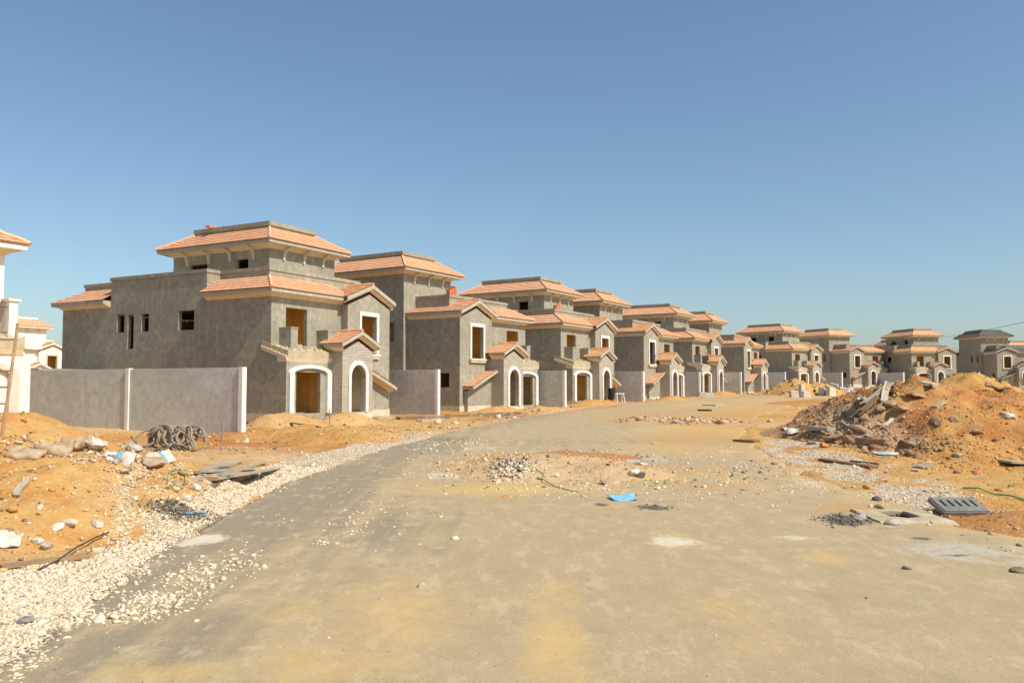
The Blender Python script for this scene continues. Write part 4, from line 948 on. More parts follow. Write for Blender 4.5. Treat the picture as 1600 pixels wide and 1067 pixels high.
cx0, cy0, _ = HIT(278, 797); q_ = RNG.normal(0, .5, (1500, 2)); P_ = p3(cx0 + q_[:, 0] * .42 + q_[:, 1] * .25, cy0 + q_[:, 1] * .55); P_[:, 2] += .02
setp(stone_field('grit', P_, .020 * RNG.lognormal(0, .4, 1500), M['grit'], .2), kind='stuff', label='dark asphalt grit patch on the gravel at the foot of the left mound', cat='grit')
# ---- sacks, rags, planks, chunks
def sheet(name, w, h, mat, label, cat, loc, rot, amp=.09, seed=0, mat2=None, thick=.02, group=None, n=10):
    rg = np.random.default_rng(seed); mb = MB()
    u, v = np.meshgrid(np.linspace(-.5, .5, n), np.linspace(-.5, .5, n))
    z = (fbm(u * 3.2 + seed, v * 3.2, seed, 3) - .5) * 2 * amp + .12 * w * (u ** 2) * (1 if seed % 2 else -.4)
    x = u * w * (1 + .12 * (fbm(v * 3, u * 0 + seed, seed + 2) - .5)); y = v * h * (1 + .25 * (fbm(u * 3, v * 0 + seed, seed + 3) - .5))
    mb.v = [(float(x[j, i]), float(y[j, i]), float(z[j, i])) for j in range(n) for i in range(n)]
    for j in range(n - 1):
        for i in range(n - 1):
            mb.f.append((j * n + i, j * n + i + 1, (j + 1) * n + i + 1, (j + 1) * n + i)); mb.uv.append(None)
            mb.mi.append(1 if (mat2 and .25 < (i / n) < .42) else 0)
    o = mb.build(name, [M[mat]] + ([M[mat2]] if mat2 else []), smooth=True)
    sm = o.modifiers.new("thickness", 'SOLIDIFY'); sm.thickness = thick; sb = o.modifiers.new("soft", 'SUBSURF'); sb.levels = 1; sb.render_levels = 1
    o.location = loc; o.rotation_euler = rot; return setp(o, label, cat, group)
def at(px, py, dz=0.): x, y, z = HIT(px, py); return (x, y, z + dz)
sheet('cement_sack', .58, .46, 'sack', 'empty pale cement sack with blue band, flat on the left mound crest', 'sack', at(184, 722, .06), (.55, .12, .15), .07, 3, 'sackblue')
sheet('cement_sack', .40, .36, 'sack', 'smaller folded cement sack with blue print at the right end of the left mound crest', 'sack', at(256, 722, .10), (.7, -.2, .9), .08, 5, 'sackblue')
sheet('cement_sack', .42, .34, 'sack', 'torn white sack lying at the left picture edge low on the mound', 'sack', at(8, 846, .06), (.5, .1, .4), .08, 8)
sheet('cement_sack', .75, .45, 'sack', 'white and blue sack on the sand before the largest mound', 'sack', at(1382, 710, .05), (.15, 0, .2), .05, 9, 'sackblue')
sheet('plastic_sheet', .56, .5, 'blue', 'crumpled light blue plastic sheet on the road heap', 'plastic sheet', at(974, 781, .06), (0.1, 0, .1), .06, 11)
sheet('plastic_sheet', .85, .6, 'sack', 'crumpled white plastic bags on the sand left of the largest mound', 'plastic sheet', at(1243, 676, .10), (0.1, 0, .1), .35, 13)
sheet('rag', .62, .34, 'cloth', 'matted brown rag hanging over the left end of the left mound crest', 'rag', at(40, 716, .12), (.35, .1, .1), .12, 15, thick=.10)
sheet('rag', .58, .38, 'cloth', 'ragged brown cloth bundle in the middle of the left mound crest', 'rag', at(86, 706, .14), (.3, .1, .2), .18, 17, thick=.12)
sheet('rag', .5, .36, 'cloth', 'tan sacking heap on the left mound crest beside the flat cement sack', 'rag', at(118, 702, .14), (.4, -.1, .5), .2, 19, thick=.1)
sheet('rag', .4, .3, 'sack', 'pale torn paper on the crest above the flat cement sack', 'rag', at(150, 700, .12), (.5, .2, .2), .16, 21, thick=.03)
sheet('rag', .8, .45, 'earthstone', 'grey torn sheet half buried high on the largest mound', 'rag', at(1432, 622, .12), (.35, .1, .4), .2, 23, thick=.06)
sheet('rag', 1.0, .5, 'earthstone', 'grey rolled sheet near the top right of the largest mound', 'rag', at(1560, 612, .2), (.25, .2, -.5), .3, 25, thick=.1)
def chunk(px, py, s, label, mat='concrete', seed=0, cat='rubble', name='concrete_chunk', flat=.55, group='broken concrete chunks', rz=None):
    rg = random.Random(seed * 13 + int(px)); v, f = ico(); mb = MB()
    a = rg.uniform(0, PI) if rz is None else rz; sx, sy = s * rg.uniform(.75, 1.25), s * rg.uniform(.6, 1.0)
    mids = {}; vv = [np.array(p) for p in v]; ff = []
    def mid(i, j):
        k = (min(i, j), max(i, j))
        if k not in mids: mids[k] = len(vv); vv.append(nrm(vv[i] + vv[j]))
        return mids[k]
    for i, j, k in f:
        q0, q1, q2 = mid(i, j), mid(j, k), mid(k, i); ff += [(i, q0, q2), (j, q1, q0), (k, q2, q1), (q0, q1, q2)]
    pl = [(nrm([rg.gauss(0, 1), rg.gauss(0, 1), rg.gauss(0, .8)]), rg.uniform(.5, .85)) for _ in range(9)]
    for p in vv:                                   # cut by random break planes, then roughen
        q = p * 1.15
        for nn, dd in pl:
            e = q.dot(nn) - dd
            if e > 0: q = q - nn * e
        q = q * rg.uniform(.93, 1.07); mb.v.append((q[0] * sx * .62, q[1] * sy * .62, q[2] * s * flat * .62))
    for t in ff: mb.f.append(t); mb.uv.append(None); mb.mi.append(0)
    return thing(mb, name, mat, label, cat, group, at(px, py, s * flat * .18), (rg.uniform(-.25, .25), rg.uniform(-.25, .25), a))
chunk(205, 703, .42, 'pale concrete lump at the middle of the left mound crest', seed=1)
chunk(240, 727, .46, 'rounded brown lump under the folded cement sack', 'cloth', 2)
chunk(62, 846, .17, 'white stone low on the left mound front', 'block', 3)
chunk(74, 856, .2, 'grey stone at the foot of the left mound', seed=4)
chunk(89, 825, .17, 'flat pale slab piece on the left mound front', 'block', 5)
chunk(107, 820, .22, 'long white block piece on the lower left mound face', 'block', 6)
chunk(153, 820, .18, 'white block at the right foot of the left mound', 'block', 7)
chunk(63, 794, .13, 'small white pebble block in the middle of the left mound face', 'block', 8)
chunk(384, 690, .40, 'pale stone on red sand below the nearest villa', 'block', 9)
chunk(1435, 731, .3, 'grey concrete lump on the sand below the dark brown heap', seed=10)
chunk(1447, 729, .34, 'smaller grey concrete lump beside its larger twin on the right sand', seed=11)
chunk(1426, 735, .4, 'flat grey tile shard before the grey concrete lumps', seed=12, flat=.15)
chunk(1460, 662, .36, 'round brownish boulder high on the largest mound face', 'earthstone', seed=13, flat=.8)
chunk(1492, 658, .36, 'brownish boulder right of the round one on the largest mound', 'earthstone', seed=14, flat=.7)
chunk(1527, 676, .36, 'brownish broken block low on the largest mound face', 'earthstone', seed=15)
chunk(1576, 653, .4, 'white lump at the right of the largest mound face', 'block', 16)
chunk(1498, 712, .28, 'dusty lump at the dark brown heap foot', seed=17)
chunk(986, 722, .55, 'flat grey slab piece at the far side of the road heap', seed=18, flat=.22, rz=.1)
chunk(998, 726, .5, 'second slab piece tilted beside the first on the road heap', seed=19, flat=.25, rz=.2)
chunk(990, 741, .28, 'white block on the road heap right side', 'block', 20)
chunk(1000, 745, .28, 'dark stone beside the white block on the road heap', 'grit', 21)
chunk(950, 757, .32, 'brown stone in the middle of the road heap', 'cloth', 22)
chunk(1368, 782, .2, 'dark asphalt lump above the open drain', 'grit', 23)
chunk(1391, 818, .26, 'grey concrete lump at the drain collar front edge', seed=24)
chunk(1343, 812, .24, 'pale concrete lump left of the open drain', seed=25)
chunk(1592, 893, .26, 'dark wooden offcut at the right picture edge', 'wooddark', 26, 'offcut', 'timber_offcut', .3, None, .1)
chunk(1416, 889, .10, 'dark asphalt crumb alone on the right side of the road', 'grit', 27)
chunk(658, 919, .09, 'single dark-sided pebble alone on the near road', 'concrete', 28, flat=.9)
chunk(594, 938, .07, 'single small pale pebble left on the near road', 'concrete', 29, flat=.9)
chunk(152, 971, .17, 'largest pale stone at the tip of the spilled gravel', 'block', 30)
chunk(43, 971, .17, 'dark grey stone amid the pale gravel at lower left', 'steel', 31)
for k, (px, py, s) in enumerate([(1330, 690, .6), (1312, 683, .55), (1345, 672, .5), (1360, 682, .45), (1300, 690, .5), (1385, 690, .4), (1420, 697, .5), (1408, 640, .5), (1392, 632, .5), (1375, 640, .5), (1350, 655, .5)]):
    chunk(px, py, s, ['broken slab chunk at the left toe of the largest mound', 'broken slab chunk farther left on the largest mound toe', 'small chunk above the slabs on the mound toe', 'grey chunk beside the white lath', 'leftmost chunk of the mound toe rubble', 'chunk right of the brown log end', 'chunk under the thin stake on the mound foot', 'chunk below the grey plank tops', 'chunk behind the upright grey plank', 'chunk left of the upright grey plank', 'chunk halfway up the left flank slabs'][k], 'earthstone', seed=40 + k, flat=.45)
chunk(1288, 698, .32, 'orange brick lying alone on the sand left of the largest mound', 'brick', 60, 'brick', 'brick', .6, None)
chunk(1528, 739, .34, 'small reddish brown lump alone on the right sand', 'brick', 61, 'brick', 'brick', .5, None)
def plank(p0, p1, w, t, mat, label, group=None, name='plank', cat='plank', lift=.04, roll=0.):
    """board between two photo points that rest on the ground"""
    a = np.array(at(*p0[:2], lift + (p0[2] if len(p0) > 2 else 0))); b = np.array(at(*p1[:2], lift + (p1[2] if len(p1) > 2 else 0)))
    L = np.linalg.norm(b - a); d = (b - a) / L; mb = MB(); n = 6
    for i in range(n):
        x0, x1 = -L / 2 + L * i / n, -L / 2 + L * (i + 1) / n; s0 = .02 * math.sin(i * 1.3 + p0[0]); s1 = .02 * math.sin((i + 1) * 1.3 + p0[0])
        mb.hexa([(x0, -w / 2 + s0, -t / 2), (x1, -w / 2 + s1, -t / 2), (x1, w / 2 + s1, -t / 2), (x0, w / 2 + s0, -t / 2), (x0, -w / 2 + s0, t / 2), (x1, -w / 2 + s1, t / 2), (x1, w / 2 + s1, t / 2), (x0, w / 2 + s0, t / 2)])
    m = (a + b) / 2
    return thing(mb, name, mat, label, cat, group, tuple(m), (roll, -math.asin(d[2]), math.atan2(d[1], d[0])))
GP = 'planks dumped beside the left mound'
for k, (a, b, w, t, mt, lb) in enumerate([
    ((322, 747), (412, 724), .16, .07, 'wood', 'longest grey plank on top of the plank pile'),
    ((330, 755, .05), (388, 744), .2, .07, 'woodbrown', 'front dark plank of the pile beside the left mound'),
    ((318, 742, .04), (392, 734), .22, .06, 'wood', 'broad plank across the middle of the plank pile'),
    ((306, 752), (352, 737, .1), .18, .06, 'wood', 'short plank tilted at the left of the plank pile'),
    ((312, 735), (362, 731, .05), .24, .05, 'wood', 'rear pale plank of the plank pile'),
    ((333, 762), (402, 742), .1, .06, 'wooddark', 'thin dark batten at the front of the plank pile'),
    ((340, 758, .1), (436, 733), .12, .05, 'wood', 'pale batten reaching right out of the plank pile'),
    ((300, 741), (345, 745, .08), .16, .05, 'woodbrown', 'brown board at the left end of the plank pile'),
    ((352, 753, .12), (420, 738), .14, .05, 'wood', 'upper front batten of the plank pile'),
    ((345, 728), (362, 722), .7, .03, 'wood', 'flat grey board behind the plank pile')]): plank(a, b, w, t, mt, lb, GP)
plank((0, 890), (138, 872), .17, .05, 'woodbrown', 'long brown plank on the gravel at the left picture edge')
plank((24, 778), (42, 750), .10, .04, 'wood', 'pale plank end sticking up the left mound face')
plank((1332, 689), (1386, 693), .26, .2, 'woodbrown', 'brown log lying at the foot of the largest mound', name='log', cat='log')
plank((1284, 719), (1366, 732), .3, .05, 'rust', 'rusty metal strip on the right gravel verge', name='metal_strip', cat='metal strip')
plank((1330, 722), (1374, 727), .08, .05, 'wooddark', 'thin dark batten behind the rusty strip')
plank((1381, 670), (1394, 655), .14, .04, 'block', 'white lath lying on the largest mound flank')
plank((1408, 690), (1430, 699), .10, .06, 'wooddark', 'thin dark stake at the mound foot')
plank((1380, 630), (1387, 607, .2), .26, .07, 'wood', 'upright grey plank on the left flank of the largest mound', roll=.5)
plank((1340, 654, .12), (1372, 628, .15), .26, .07, 'woodbrown', 'dark broad board sliding down the mound left flank', roll=.3)
plank((1330, 660, .1), (1384, 620, .25), .22, .09, 'wooddark', 'long dark beam along the mound left flank')
plank((1352, 640, .2), (1392, 612, .3), .3, .08, 'wood', 'grey beam under the upright plank')
plank((1376, 612, .15), (1400, 608, .15), .2, .07, 'wooddark', 'dark board across the mound top left')
plank((1388, 617, .12), (1402, 613, .12), .3, .08, 'earthstone', 'earthy slab on the mound top left')
plank((1440, 603, .1), (1462, 607, .1), .25, .08, 'block', 'pale plank on the peak of the largest mound')
plank((1460, 638), (1476, 629), .2, .1, 'cloth', 'earthy timber stub in the middle of the mound face')
plank((1337, 638, .2), (1347, 632, .2), .4, .08, 'block', 'white slab leaning at the upper left flank')
plank((1562, 722), (1602, 724), 1.1, .06, 'green_board', 'greenish board lying on sand at the right edge', name='board', cat='board')
plank((1265, 693), (1280, 694), .3, .08, 'concrete', 'grey slab lying on sand left of the mound toe')
plank((1268, 670), (1300, 672), .5, .15, 'concrete', 'low grey slab left of the mound toe')
for k in range(26):
    px, py = [(1300 + 95 * t, 688 - 82 * t) for t in [random.random()]][0]; px += random.gauss(0, 9); py += random.gauss(0, 9)
    x, y, z = at(px, py, .06); L = random.uniform(.3, 1.1); w_ = random.uniform(.05, .2); mb = MB(); mb.box(-L / 2, -w_ / 2, -.02, L / 2, w_ / 2, .03)
    thing(mb, 'timber_scrap', random.choice(['wooddark', 'wood', 'wooddark', 'woodbrown', 'earthstone']), 'splintered scrap in the debris down the left flank of the largest mound', 'scrap', 'scraps on the largest mound flank', (x, y, z), (random.gauss(0, .4), random.gauss(-.3, .4), random.uniform(0, 3.1)))
for a, b, w, t, mt, lb in [((622, 655), (700, 653), .5, .18, 'wooddark', 'long dark formwork board before the villa with tile stack, nearest to the camera'),
    ((700, 652), (762, 650), .5, .2, 'wooddark', 'middle dark formwork board before the villa with tile stack'),
    ((655, 659), (690, 656), .4, .12, 'concrete', 'grey slab lying before the dark formwork boards'),
    ((750, 649), (812, 646), .45, .18, 'wooddark', 'far dark formwork board before the villa with tile stack'),
    ((585, 655), (612, 653), .5, .10, 'concrete', 'grey slab pieces at the right foot of the nearest villa'),
    ((455, 662), (500, 668), .12, .05, 'wooddark', 'thin dark batten on the sand before the nearest villa'),
    ((1108, 634), (1124, 633), 1.2, .12, 'concrete', 'pale slab at the far road edge below the red-cloth villa')]: plank(a, b, w, t, mt, lb)
for k, (px, py, D) in enumerate([(1098, 622, 97), (1104, 622, 98), (1110, 622, 98.5)]):
    x, y, z = AT(px, py, D); z = g1(x, y); mb = MB(); mb.hexa([(-.6, -.3, -.05), (.6, -.3, -.05), (.6, .3, -.05), (-.6, .3, -.05), (-.4, -.2, .5), (.35, -.2, .55), (.4, .2, .5), (-.35, .2, .6)])
    thing(mb, 'cement_sack', 'concrete', 'grey full sack on the sand heap before the red-cloth villa', 'sack', 'grey sacks before the red-cloth villa', (x, y, z), (.2 * k, .1, .7 * k), bevel=.08)
rl = MB()
for h in (3.55, 4.3): rl.tube([(6.86, GBW - .02, h), (8.44, GBW - .02, h)], .022, 5)
for k in range(9): rl.tube([(6.92 + .18 * k, GBW - .02, 3.4), (6.92 + .18 * k, GBW - .02, 4.3)], .012, 5)
rl.build('window_rail', M['iron'], HS[4], lambda p: (W - p[0], p[1], p[2]))
for ch in HS[4].children:
    if ch.name.split('.')[0] in ('lower_roof', 'gable_roof', 'porch_roof'): ch.data = ch.data.copy(); ch.data.materials[0] = M['tilesand']
# ladder pole against the white villa
mb = MB(); a = np.array((-13.62, 22.6, g1(-13.62, 22.6) - .1)); b_ = a + np.array((-.55, 1.6, 3.6)); off = np.array((-.48, -.05, 0))
lad = empty('ladder', tuple(a)); setp(lad, 'rough timber ladder leaning against the white villa at the left edge', 'ladder')
for q in (0, 1):
    m2 = MB(); m2.tube([off * q, (b_ - a) / 2 + off * q + (.02, 0, 0), b_ - a + off * q], .045, 6); m2.build('rail', M['woodbrown'], lad)
for k in range(7):
    f = .12 + k * .125; m2 = MB(); m2.tube([(b_ - a) * f + off * -.1, (b_ - a) * f + off * 1.1], .028, 5); m2.build('rung', M['woodbrown'], lad)
# coil of hoses
hx, hy, hz = at(268, 703); hc = MB(); rg = random.Random(5)
def loopc(cx, cy, r, tilt, az, n=22, a0=0, a1=2 * PI, sq=1):
    pts = []
    for i in range(n + 1):
        t = a0 + (a1 - a0) * i / n; u, v = r * math.cos(t), r * math.sin(t) * sq
        x, y, z = u, v * math.cos(tilt), v * math.sin(tilt)
        pts.append((cx + x * math.cos(az) - y * math.sin(az), cy + x * math.sin(az) + y * math.cos(az), max(z, -.35) + .42))
    return pts
for k in range(20):
    a0 = rg.uniform(-.5, .6); hc.tube(loopc(rg.uniform(-.55, .75), rg.uniform(-.4, .35), rg.uniform(.34, .62), rg.uniform(.5, 1.45), rg.uniform(-1.2, 1.2), 18, a0, a0 + rg.uniform(3.2, 5.6), sq=rg.uniform(.65, .9)), rg.uniform(.036, .05), 7)
for k in range(9):
    x0 = rg.uniform(-.5, 1.0); hc.tube([(x0 - .55, rg.uniform(-.3, .2), rg.uniform(.4, .7)), (x0 - .22, -.1, rg.uniform(.75, .9)), (x0 + .12, -.2, .62), (x0 + .34, -.35, .25), (x0 + rg.uniform(.4, .6), -.5, .03)], .045, 7)
hc.tube(loopc(-.85, -.1, .33, .9, .1), .04, 7); hc.tube([(-1.35, -.2, .5), (-1.15, -.2, .25), (-.9, -.3, .08), (-.4, -.4, .05)], .04, 7)
thing(hc, 'hose_coil', 'hose', 'tangled coil of dusty hoses before the two-panel wall', 'hose', loc=(hx, hy, hz), smooth=True)
# steel stake, wires, cords
x, y, z = at(347, 689); mb = MB(); mb.tube([(0, 0, -.2), (.01, 0, .5), (.0, .01, .82)], .035, 6); thing(mb, 'steel_stake', 'steel', 'steel stake standing in the sand before the two-panel wall', 'stake', loc=(x, y, z))
x, y, z = at(515, 664); mb = MB(); mb.tube([(0, 0, -.2), (.01, 0, .4), (-.03, .01, .78)], .03, 5); thing(mb, 'steel_stake', 'steel', 'thin steel stake before the arched porch of the nearest villa', 'stake', loc=(x, y, z))
def cord(pts, r, mat, label, nm='cord', cat='cord', lift=.03):
    P = [np.array(at(*p[:2], lift + (p[2] if len(p) > 2 else 0))) for p in pts]; o = P[0]; mb = MB(); Q = []
    for i in range(len(P) - 1):
        for k in range(5): Q.append(P[i] + (P[i + 1] - P[i]) * k / 5 - o)
    Q.append(P[-1] - o); mb.tube(Q, r, 5); return thing(mb, nm, mat, label, cat, loc=tuple(o), smooth=True)
cord([(60, 893), (90, 882, .03), (120, 864, .06), (150, 848, .06), (170, 838, .04)], .014, 'iron', 'thin dark wire arching over the gravel at lower left', 'wire', 'wire')
cord([(262, 752), (266, 741, .04), (280, 735), (292, 741, .05), (288, 757), (272, 765, .03), (266, 758)], .012, 'green', 'green cord loop at the right end of the left mound')
cord([(838, 735), (850, 742), (848, 752, .03), (868, 762), (890, 768), (905, 770)], .014, 'green', 'green cord trailing over the road heap')
cord([(1505, 764), (1530, 768, .05), (1555, 774), (1580, 779, .04), (1602, 783)], .022, 'green', 'green hose trailing to the right picture edge')
plank((287, 804), (318, 802), .07, .025, 'sackblue', 'thin blue plastic strip on the gravel below the left mound', name='plastic_strip', cat='plastic strip')
plank((1092, 642), (1110, 642), 1.0, .14, 'black', 'dark flat scrap lying on the far road', name='rubber_scrap', cat='scrap')
plank((1150, 690), (1182, 692), .5, .12, 'rust', 'dark clod strip at the far right road edge', name='clod', cat='clod')
# open drain with cement collar, and its iron grate
dx, dy = HX, HYY; dz = float(plane(dy)); dr_ = empty('open_drain', (dx, dy, dz), 0); setp(dr_, 'open square drain pit with rough cement collar on the right of the road', 'drain')
mb = MB()
for (x0, y0, x1, y1) in ((-.62, -.68, .70, -.33), (-.62, .33, .70, .60), (-.62, -.33, -.25, .33), (.25, -.33, .70, .33)):
    n = 6
    for i in range(n):
        a, b = x0 + (x1 - x0) * i / n, x0 + (x1 - x0) * (i + 1) / n; f0 = lambda q: .045 + .018 * math.sin(q * 9 + y0 * 3)
        oy0 = y0 - (.12 + .06 * math.sin(i * 1.7) if y0 < -.6 else 0); oy1 = y1 + (.1 if y1 > .5 else 0)
        mb.hexa([(a, oy0, -.02), (b, oy0, -.02), (b, oy1, -.02), (a, oy1, -.02), (a, y0 + (.02 if y0 < -.6 else 0), f0(a)), (b, y0 + (.02 if y0 < -.6 else 0), f0(b)), (b, y1, f0(b)), (a, y1, f0(a))])
mb.build('collar', M['dirtyslab'], dr_)
mb = MB(); mb.box(-.33, -.41, -.95, .33, .41, -.90); mb.box(-.33, .331, -.90, .33, .41, .02); mb.box(-.33, -.41, -.90, .33, -.331, .0); mb.box(-.33, -.331, -.90, -.251, .331, .02); mb.box(.251, -.331, -.90, .33, .331, .02); mb.build('pit', M['pit'], dr_)
gx, gy, gz_ = at(1499, 803); gr_ = empty('drain_grate', (gx + .05, gy + .1, gz_ + .10), .10); gr_.rotation_euler = (math.radians(15), 0, -.04); setp(gr_, 'grey iron drain grate with five slots lying tilted on red earth', 'grate')
mb = MB(); gw, gd, gt = .40, .32, .08
us = [-gw] + [q for k in range(5) for q in (-.31 + k * .14, -.31 + k * .14 + .055)] + [gw]
for i in range(0, len(us), 2): mb.box(us[i], -gd, 0, us[i + 1], gd, gt)
for i in range(1, len(us) - 1, 2):
    mb.box(us[i], -gd, .002, us[i + 1], -gd + .22, gt - .002); mb.box(us[i], gd - .12, .002, us[i + 1], gd, gt - .002)
mb.build('frame', M['grate'], gr_); mb = MB(); mb.box(-gw - .03, -gd - .03, -.02, gw + .03, -gd, gt - .02); mb.box(-gw - .03, gd, -.02, gw + .03, gd + .03, gt - .02); mb.box(gw, -gd, -.02, gw + .03, gd, gt - .02); mb.box(-gw - .03, -gd, -.02, -gw, gd, gt - .02); mb.build('rim', M['grate'], gr_)
# black barrel and trestle beside the third house
x, y, z = AT(956, 624, 76); z = g1(x, y); ba = empty('barrel', (x, y, z)); setp(ba, 'black plastic barrel standing beside the porch of the barrel villa', 'barrel')
mb = MB(); mb.tube([(0, 0, 0), (0, 0, .1), (0, 0, .35), (0, 0, .4), (0, 0, .7), (0, 0, .75), (0, 0, 1.05)], .34, 14); mb.build('body', M['black'], ba)
mb = MB()
for h in (.38, .72): mb.tube([(0, 0, h - .03), (0, 0, h + .03)], .37, 14)
mb.tube([(0, 0, 1.05), (0, 0, 1.1)], .36, 14); mb.build('hoop', M['black'], ba)
x, y, z = AT(968, 626, 75); z = g1(x, y); tr_ = MB()
for sx in (-.4, .4):
    for sy in (-.3, .3): tr_.tube([(sx, sy, 0), (sx * .8, sy * .4, .83)], .04, 5)
    tr_.tube([(sx * .88, -.22, .5), (sx * .88, .22, .5)], .03, 5)
tr_.box(-.45, -.15, .82, .45, .15, .88); thing(tr_, 'trestle', 'post', 'pale work trestle standing right of the black barrel', 'trestle', loc=(x, y, z), rot=(0, 0, .4))
# white blocks by the far heap
for k, (px, py, D, w, d, h, lb) in enumerate([(1241, 620, 96, .95, .8, .75, 'left white block on the far road verge'), (1259, 619, 96, 1.0, .8, .70, 'right white block on the far road verge'), (1252, 619.5, 97.2, .6, .6, 1.45, 'tall white block standing between two lower white blocks'),
                                      (1298, 615, 103, 1.3, .6, 1.05, 'leaning white slab right of the far white blocks'), (1288, 615, 104, 2.0, .8, .8, 'grey dusty pallet load right of the far white blocks')]):
    x, y, z = AT(px, py, D); z = g1(x, y); mb = MB(); mb.hexa([(-w / 2, -d / 2, -.1), (w / 2, -d / 2, -.1), (w / 2, d / 2, -.1), (-w / 2, d / 2, -.1), (-w / 2 + .04, -d / 2 + .05, h), (w / 2 - .08, -d / 2 + .03, h * .97), (w / 2 - .05, d / 2 - .05, h), (-w / 2 + .07, d / 2 - .02, h * 1.03)])
    thing(mb, 'block', 'block' if k != 4 else 'concrete', lb, 'block', 'far white blocks', (x, y, z), (0, .06 * (k - 1), .2 * k), bevel=.05)
for k in range(14):
    px = 1303 + k * 2.6 + random.uniform(-1, 1); x, y, z = AT(px, 615, 108 + (k % 4)); z = g1(x, y)
    mb = MB(); s_ = random.uniform(.45, .9); mb.hexa([(-s_, -.3, -.05), (s_, -.3, -.05), (s_, .3, -.05), (-s_, .3, -.05), (-s_ * .8, -.2, .28), (s_ * .7, -.22, .4), (s_ * .75, .2, .36), (-s_ * .8, .25, .3)])
    thing(mb, 'rubble_slab', 'concrete', 'grey broken slab in the far scatter right of the white blocks', 'rubble', 'far broken slabs', (x, y, z), (random.uniform(-.3, .3), random.uniform(-.3, .3), random.uniform(0, 3)))
for k, (px, py, D) in enumerate([(1322, 606, 128), (1340, 605, 130), (1352, 604, 132), (1362, 604, 128), (1330, 605, 134), (1372, 603, 126)]):
    x, y, z = AT(px, py, D); z = g1(x, y); mb = MB(); s_ = .8; mb.hexa([(-s_, -.5, -.05), (s_, -.5, -.05), (s_, .5, -.05), (-s_, .5, -.05), (-s_ * .8, -.4, .5), (s_ * .7, -.4, .7), (s_ * .75, .4, .66), (-s_ * .8, .4, .5)])
    thing(mb, 'rubble_slab', ['block', 'concrete'][k % 2], ['white', 'grey'][k % 2] + ' broken block lying before the far frontal villa', 'rubble', 'blocks before the far frontal villa', (x, y, z), (0, .1 * k, k * .9))
# roof tiles stacked on parapets
def tile_stack(i, a, b, h, n, label, mir):
    x, y, th, zb = FIT[i]; a = W - a if mir else a
    A = np.array((math.sin(th), math.cos(th))); Bv = np.array((-math.cos(th), math.sin(th))); p = np.array((x, y)) + A * a + Bv * b
    mb = MB(); rg = random.Random(i)
    for k in range(n):
        for c in range(3):
            if k > n * (.5 + .25 * c): continue
            u = -.5 + .36 * c; mb.box(u + rg.uniform(-.03, .03), -.16, k * .075, u + .33, .16 + rg.uniform(-.03, .03), k * .075 + .06)
    thing(mb, 'tile_stack', 'tilered', label, 'roof tiles', 'tile stacks on roofs', (float(p[0]), float(p[1]), zb + h), (0, 0, PI / 2 - th + .1))
tile_stack(2, 8.4, 1.25, 8.0, 9, 'stack of red roof tiles on the parapet of the villa right of the nearest', True)
tile_stack(3, 1.6, 1.25, 8.0, 6, 'stack of red roof tiles on the parapet of the barrel villa', False)
tile_stack(1, 4.45, 9.6, 11.46, 2, 'few red tiles left on the tower parapet of the nearest villa', False)
x, y, th, zb = FIT[5]; mb = MB(); A = np.array((math.sin(th), math.cos(th))); Bv = np.array((-math.cos(th), math.sin(th))); p = np.array((x, y)) + A * 3.2 + Bv * -.95
sheet('cloth', 1.2, .9, 'redcloth', 'red cloth hung over the balcony pier of a far villa', 'cloth', (float(p[0]), float(p[1]), zb + 4.65), (.6, 0, PI / 2 - th), .2, 31, thick=.04)
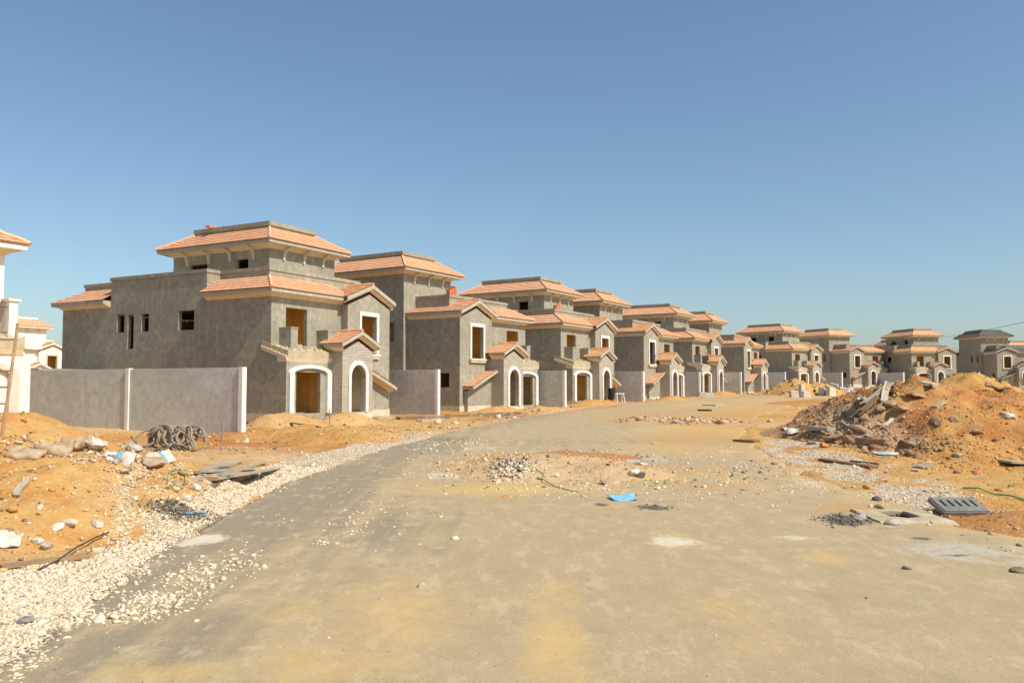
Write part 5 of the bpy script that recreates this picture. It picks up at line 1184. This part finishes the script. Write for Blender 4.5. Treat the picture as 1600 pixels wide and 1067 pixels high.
# props before the felt-roofed villa
for k in range(12):
    x, y, z = AT(1568 + k * 3.4, 606, 140 + (k % 3) * 2.5); z = g1(x, y); mb = MB(); mb.tube([(0, 0, -.1), (.1 * math.sin(k), .1, 1.2), (.25 * math.sin(k * 2.1), .2, 1.9 + .7 * math.sin(k * 1.7))], .07, 5)
    thing(mb, 'timber_prop', 'woodbrown', 'timber prop in the bundle before the felt-roofed villa', 'prop', 'timber props before the felt-roofed villa', (x, y, z))
# overhead cable
P0 = AT(1200, 566, 120); P1 = AT(1480, 531, 100); P2 = AT(1640, 494, 60); mb = MB(); Q = []
for k in range(31):
    t = k / 30; q = (1 - t) ** 2 * np.array(AT(1340, 541, 150)) + 2 * t * (1 - t) * np.array(AT(1478, 533, 105)) + t * t * np.array(P2); Q.append(q)
mb.tube(Q, .018, 5); thing(mb, 'overhead_cable', 'cable', 'thin overhead cable crossing the sky at the right edge', 'cable')

# ================================================================== LIGHT AND SKY
SUN_EL = math.radians(48.5); SX, SY = .832, -.558
w = bpy.data.worlds.new("World"); S.world = w; w.use_nodes = True; nt = w.node_tree
bgn = nt.nodes["Background"]; sky = nt.nodes.new("ShaderNodeTexSky"); sky.sky_type = 'NISHITA'; sky.sun_disc = False
sky.sun_elevation = SUN_EL; sky.sun_rotation = math.atan2(SX, SY); sky.altitude = 100; sky.air_density = 1.05; sky.dust_density = 1.4; sky.ozone_density = 2.5
tint = nt.nodes.new("ShaderNodeMix"); tint.data_type = 'RGBA'; tint.blend_type = 'MULTIPLY'; tint.inputs[0].default_value = 1; tint.inputs[7].default_value = (.955, 1.02, 1.02, 1)
nt.links.new(sky.outputs[0], tint.inputs[6]); nt.links.new(tint.outputs[2], bgn.inputs[0]); bgn.inputs[1].default_value = .126
sl = bpy.data.lights.new("sun", 'SUN'); sl.energy = 4.7; sl.angle = math.radians(.53); sl.color = (1, .92, .80)
so_ = bpy.data.objects.new("sun", sl); COL.objects.link(so_); so_.location = (30, -30, 60)
d = Vector((-SX * math.cos(SUN_EL), -SY * math.cos(SUN_EL), -math.sin(SUN_EL))); so_.rotation_euler = d.to_track_quat('-Z', 'Y').to_euler()
S.view_settings.view_transform = 'Standard'; S.view_settings.look = 'None'; S.view_settings.exposure = .07; S.view_settings.gamma = 1
S.render.engine = 'CYCLES'; S.cycles.max_bounces = 8; S.cycles.diffuse_bounces = 6; S.cycles.use_denoising = True
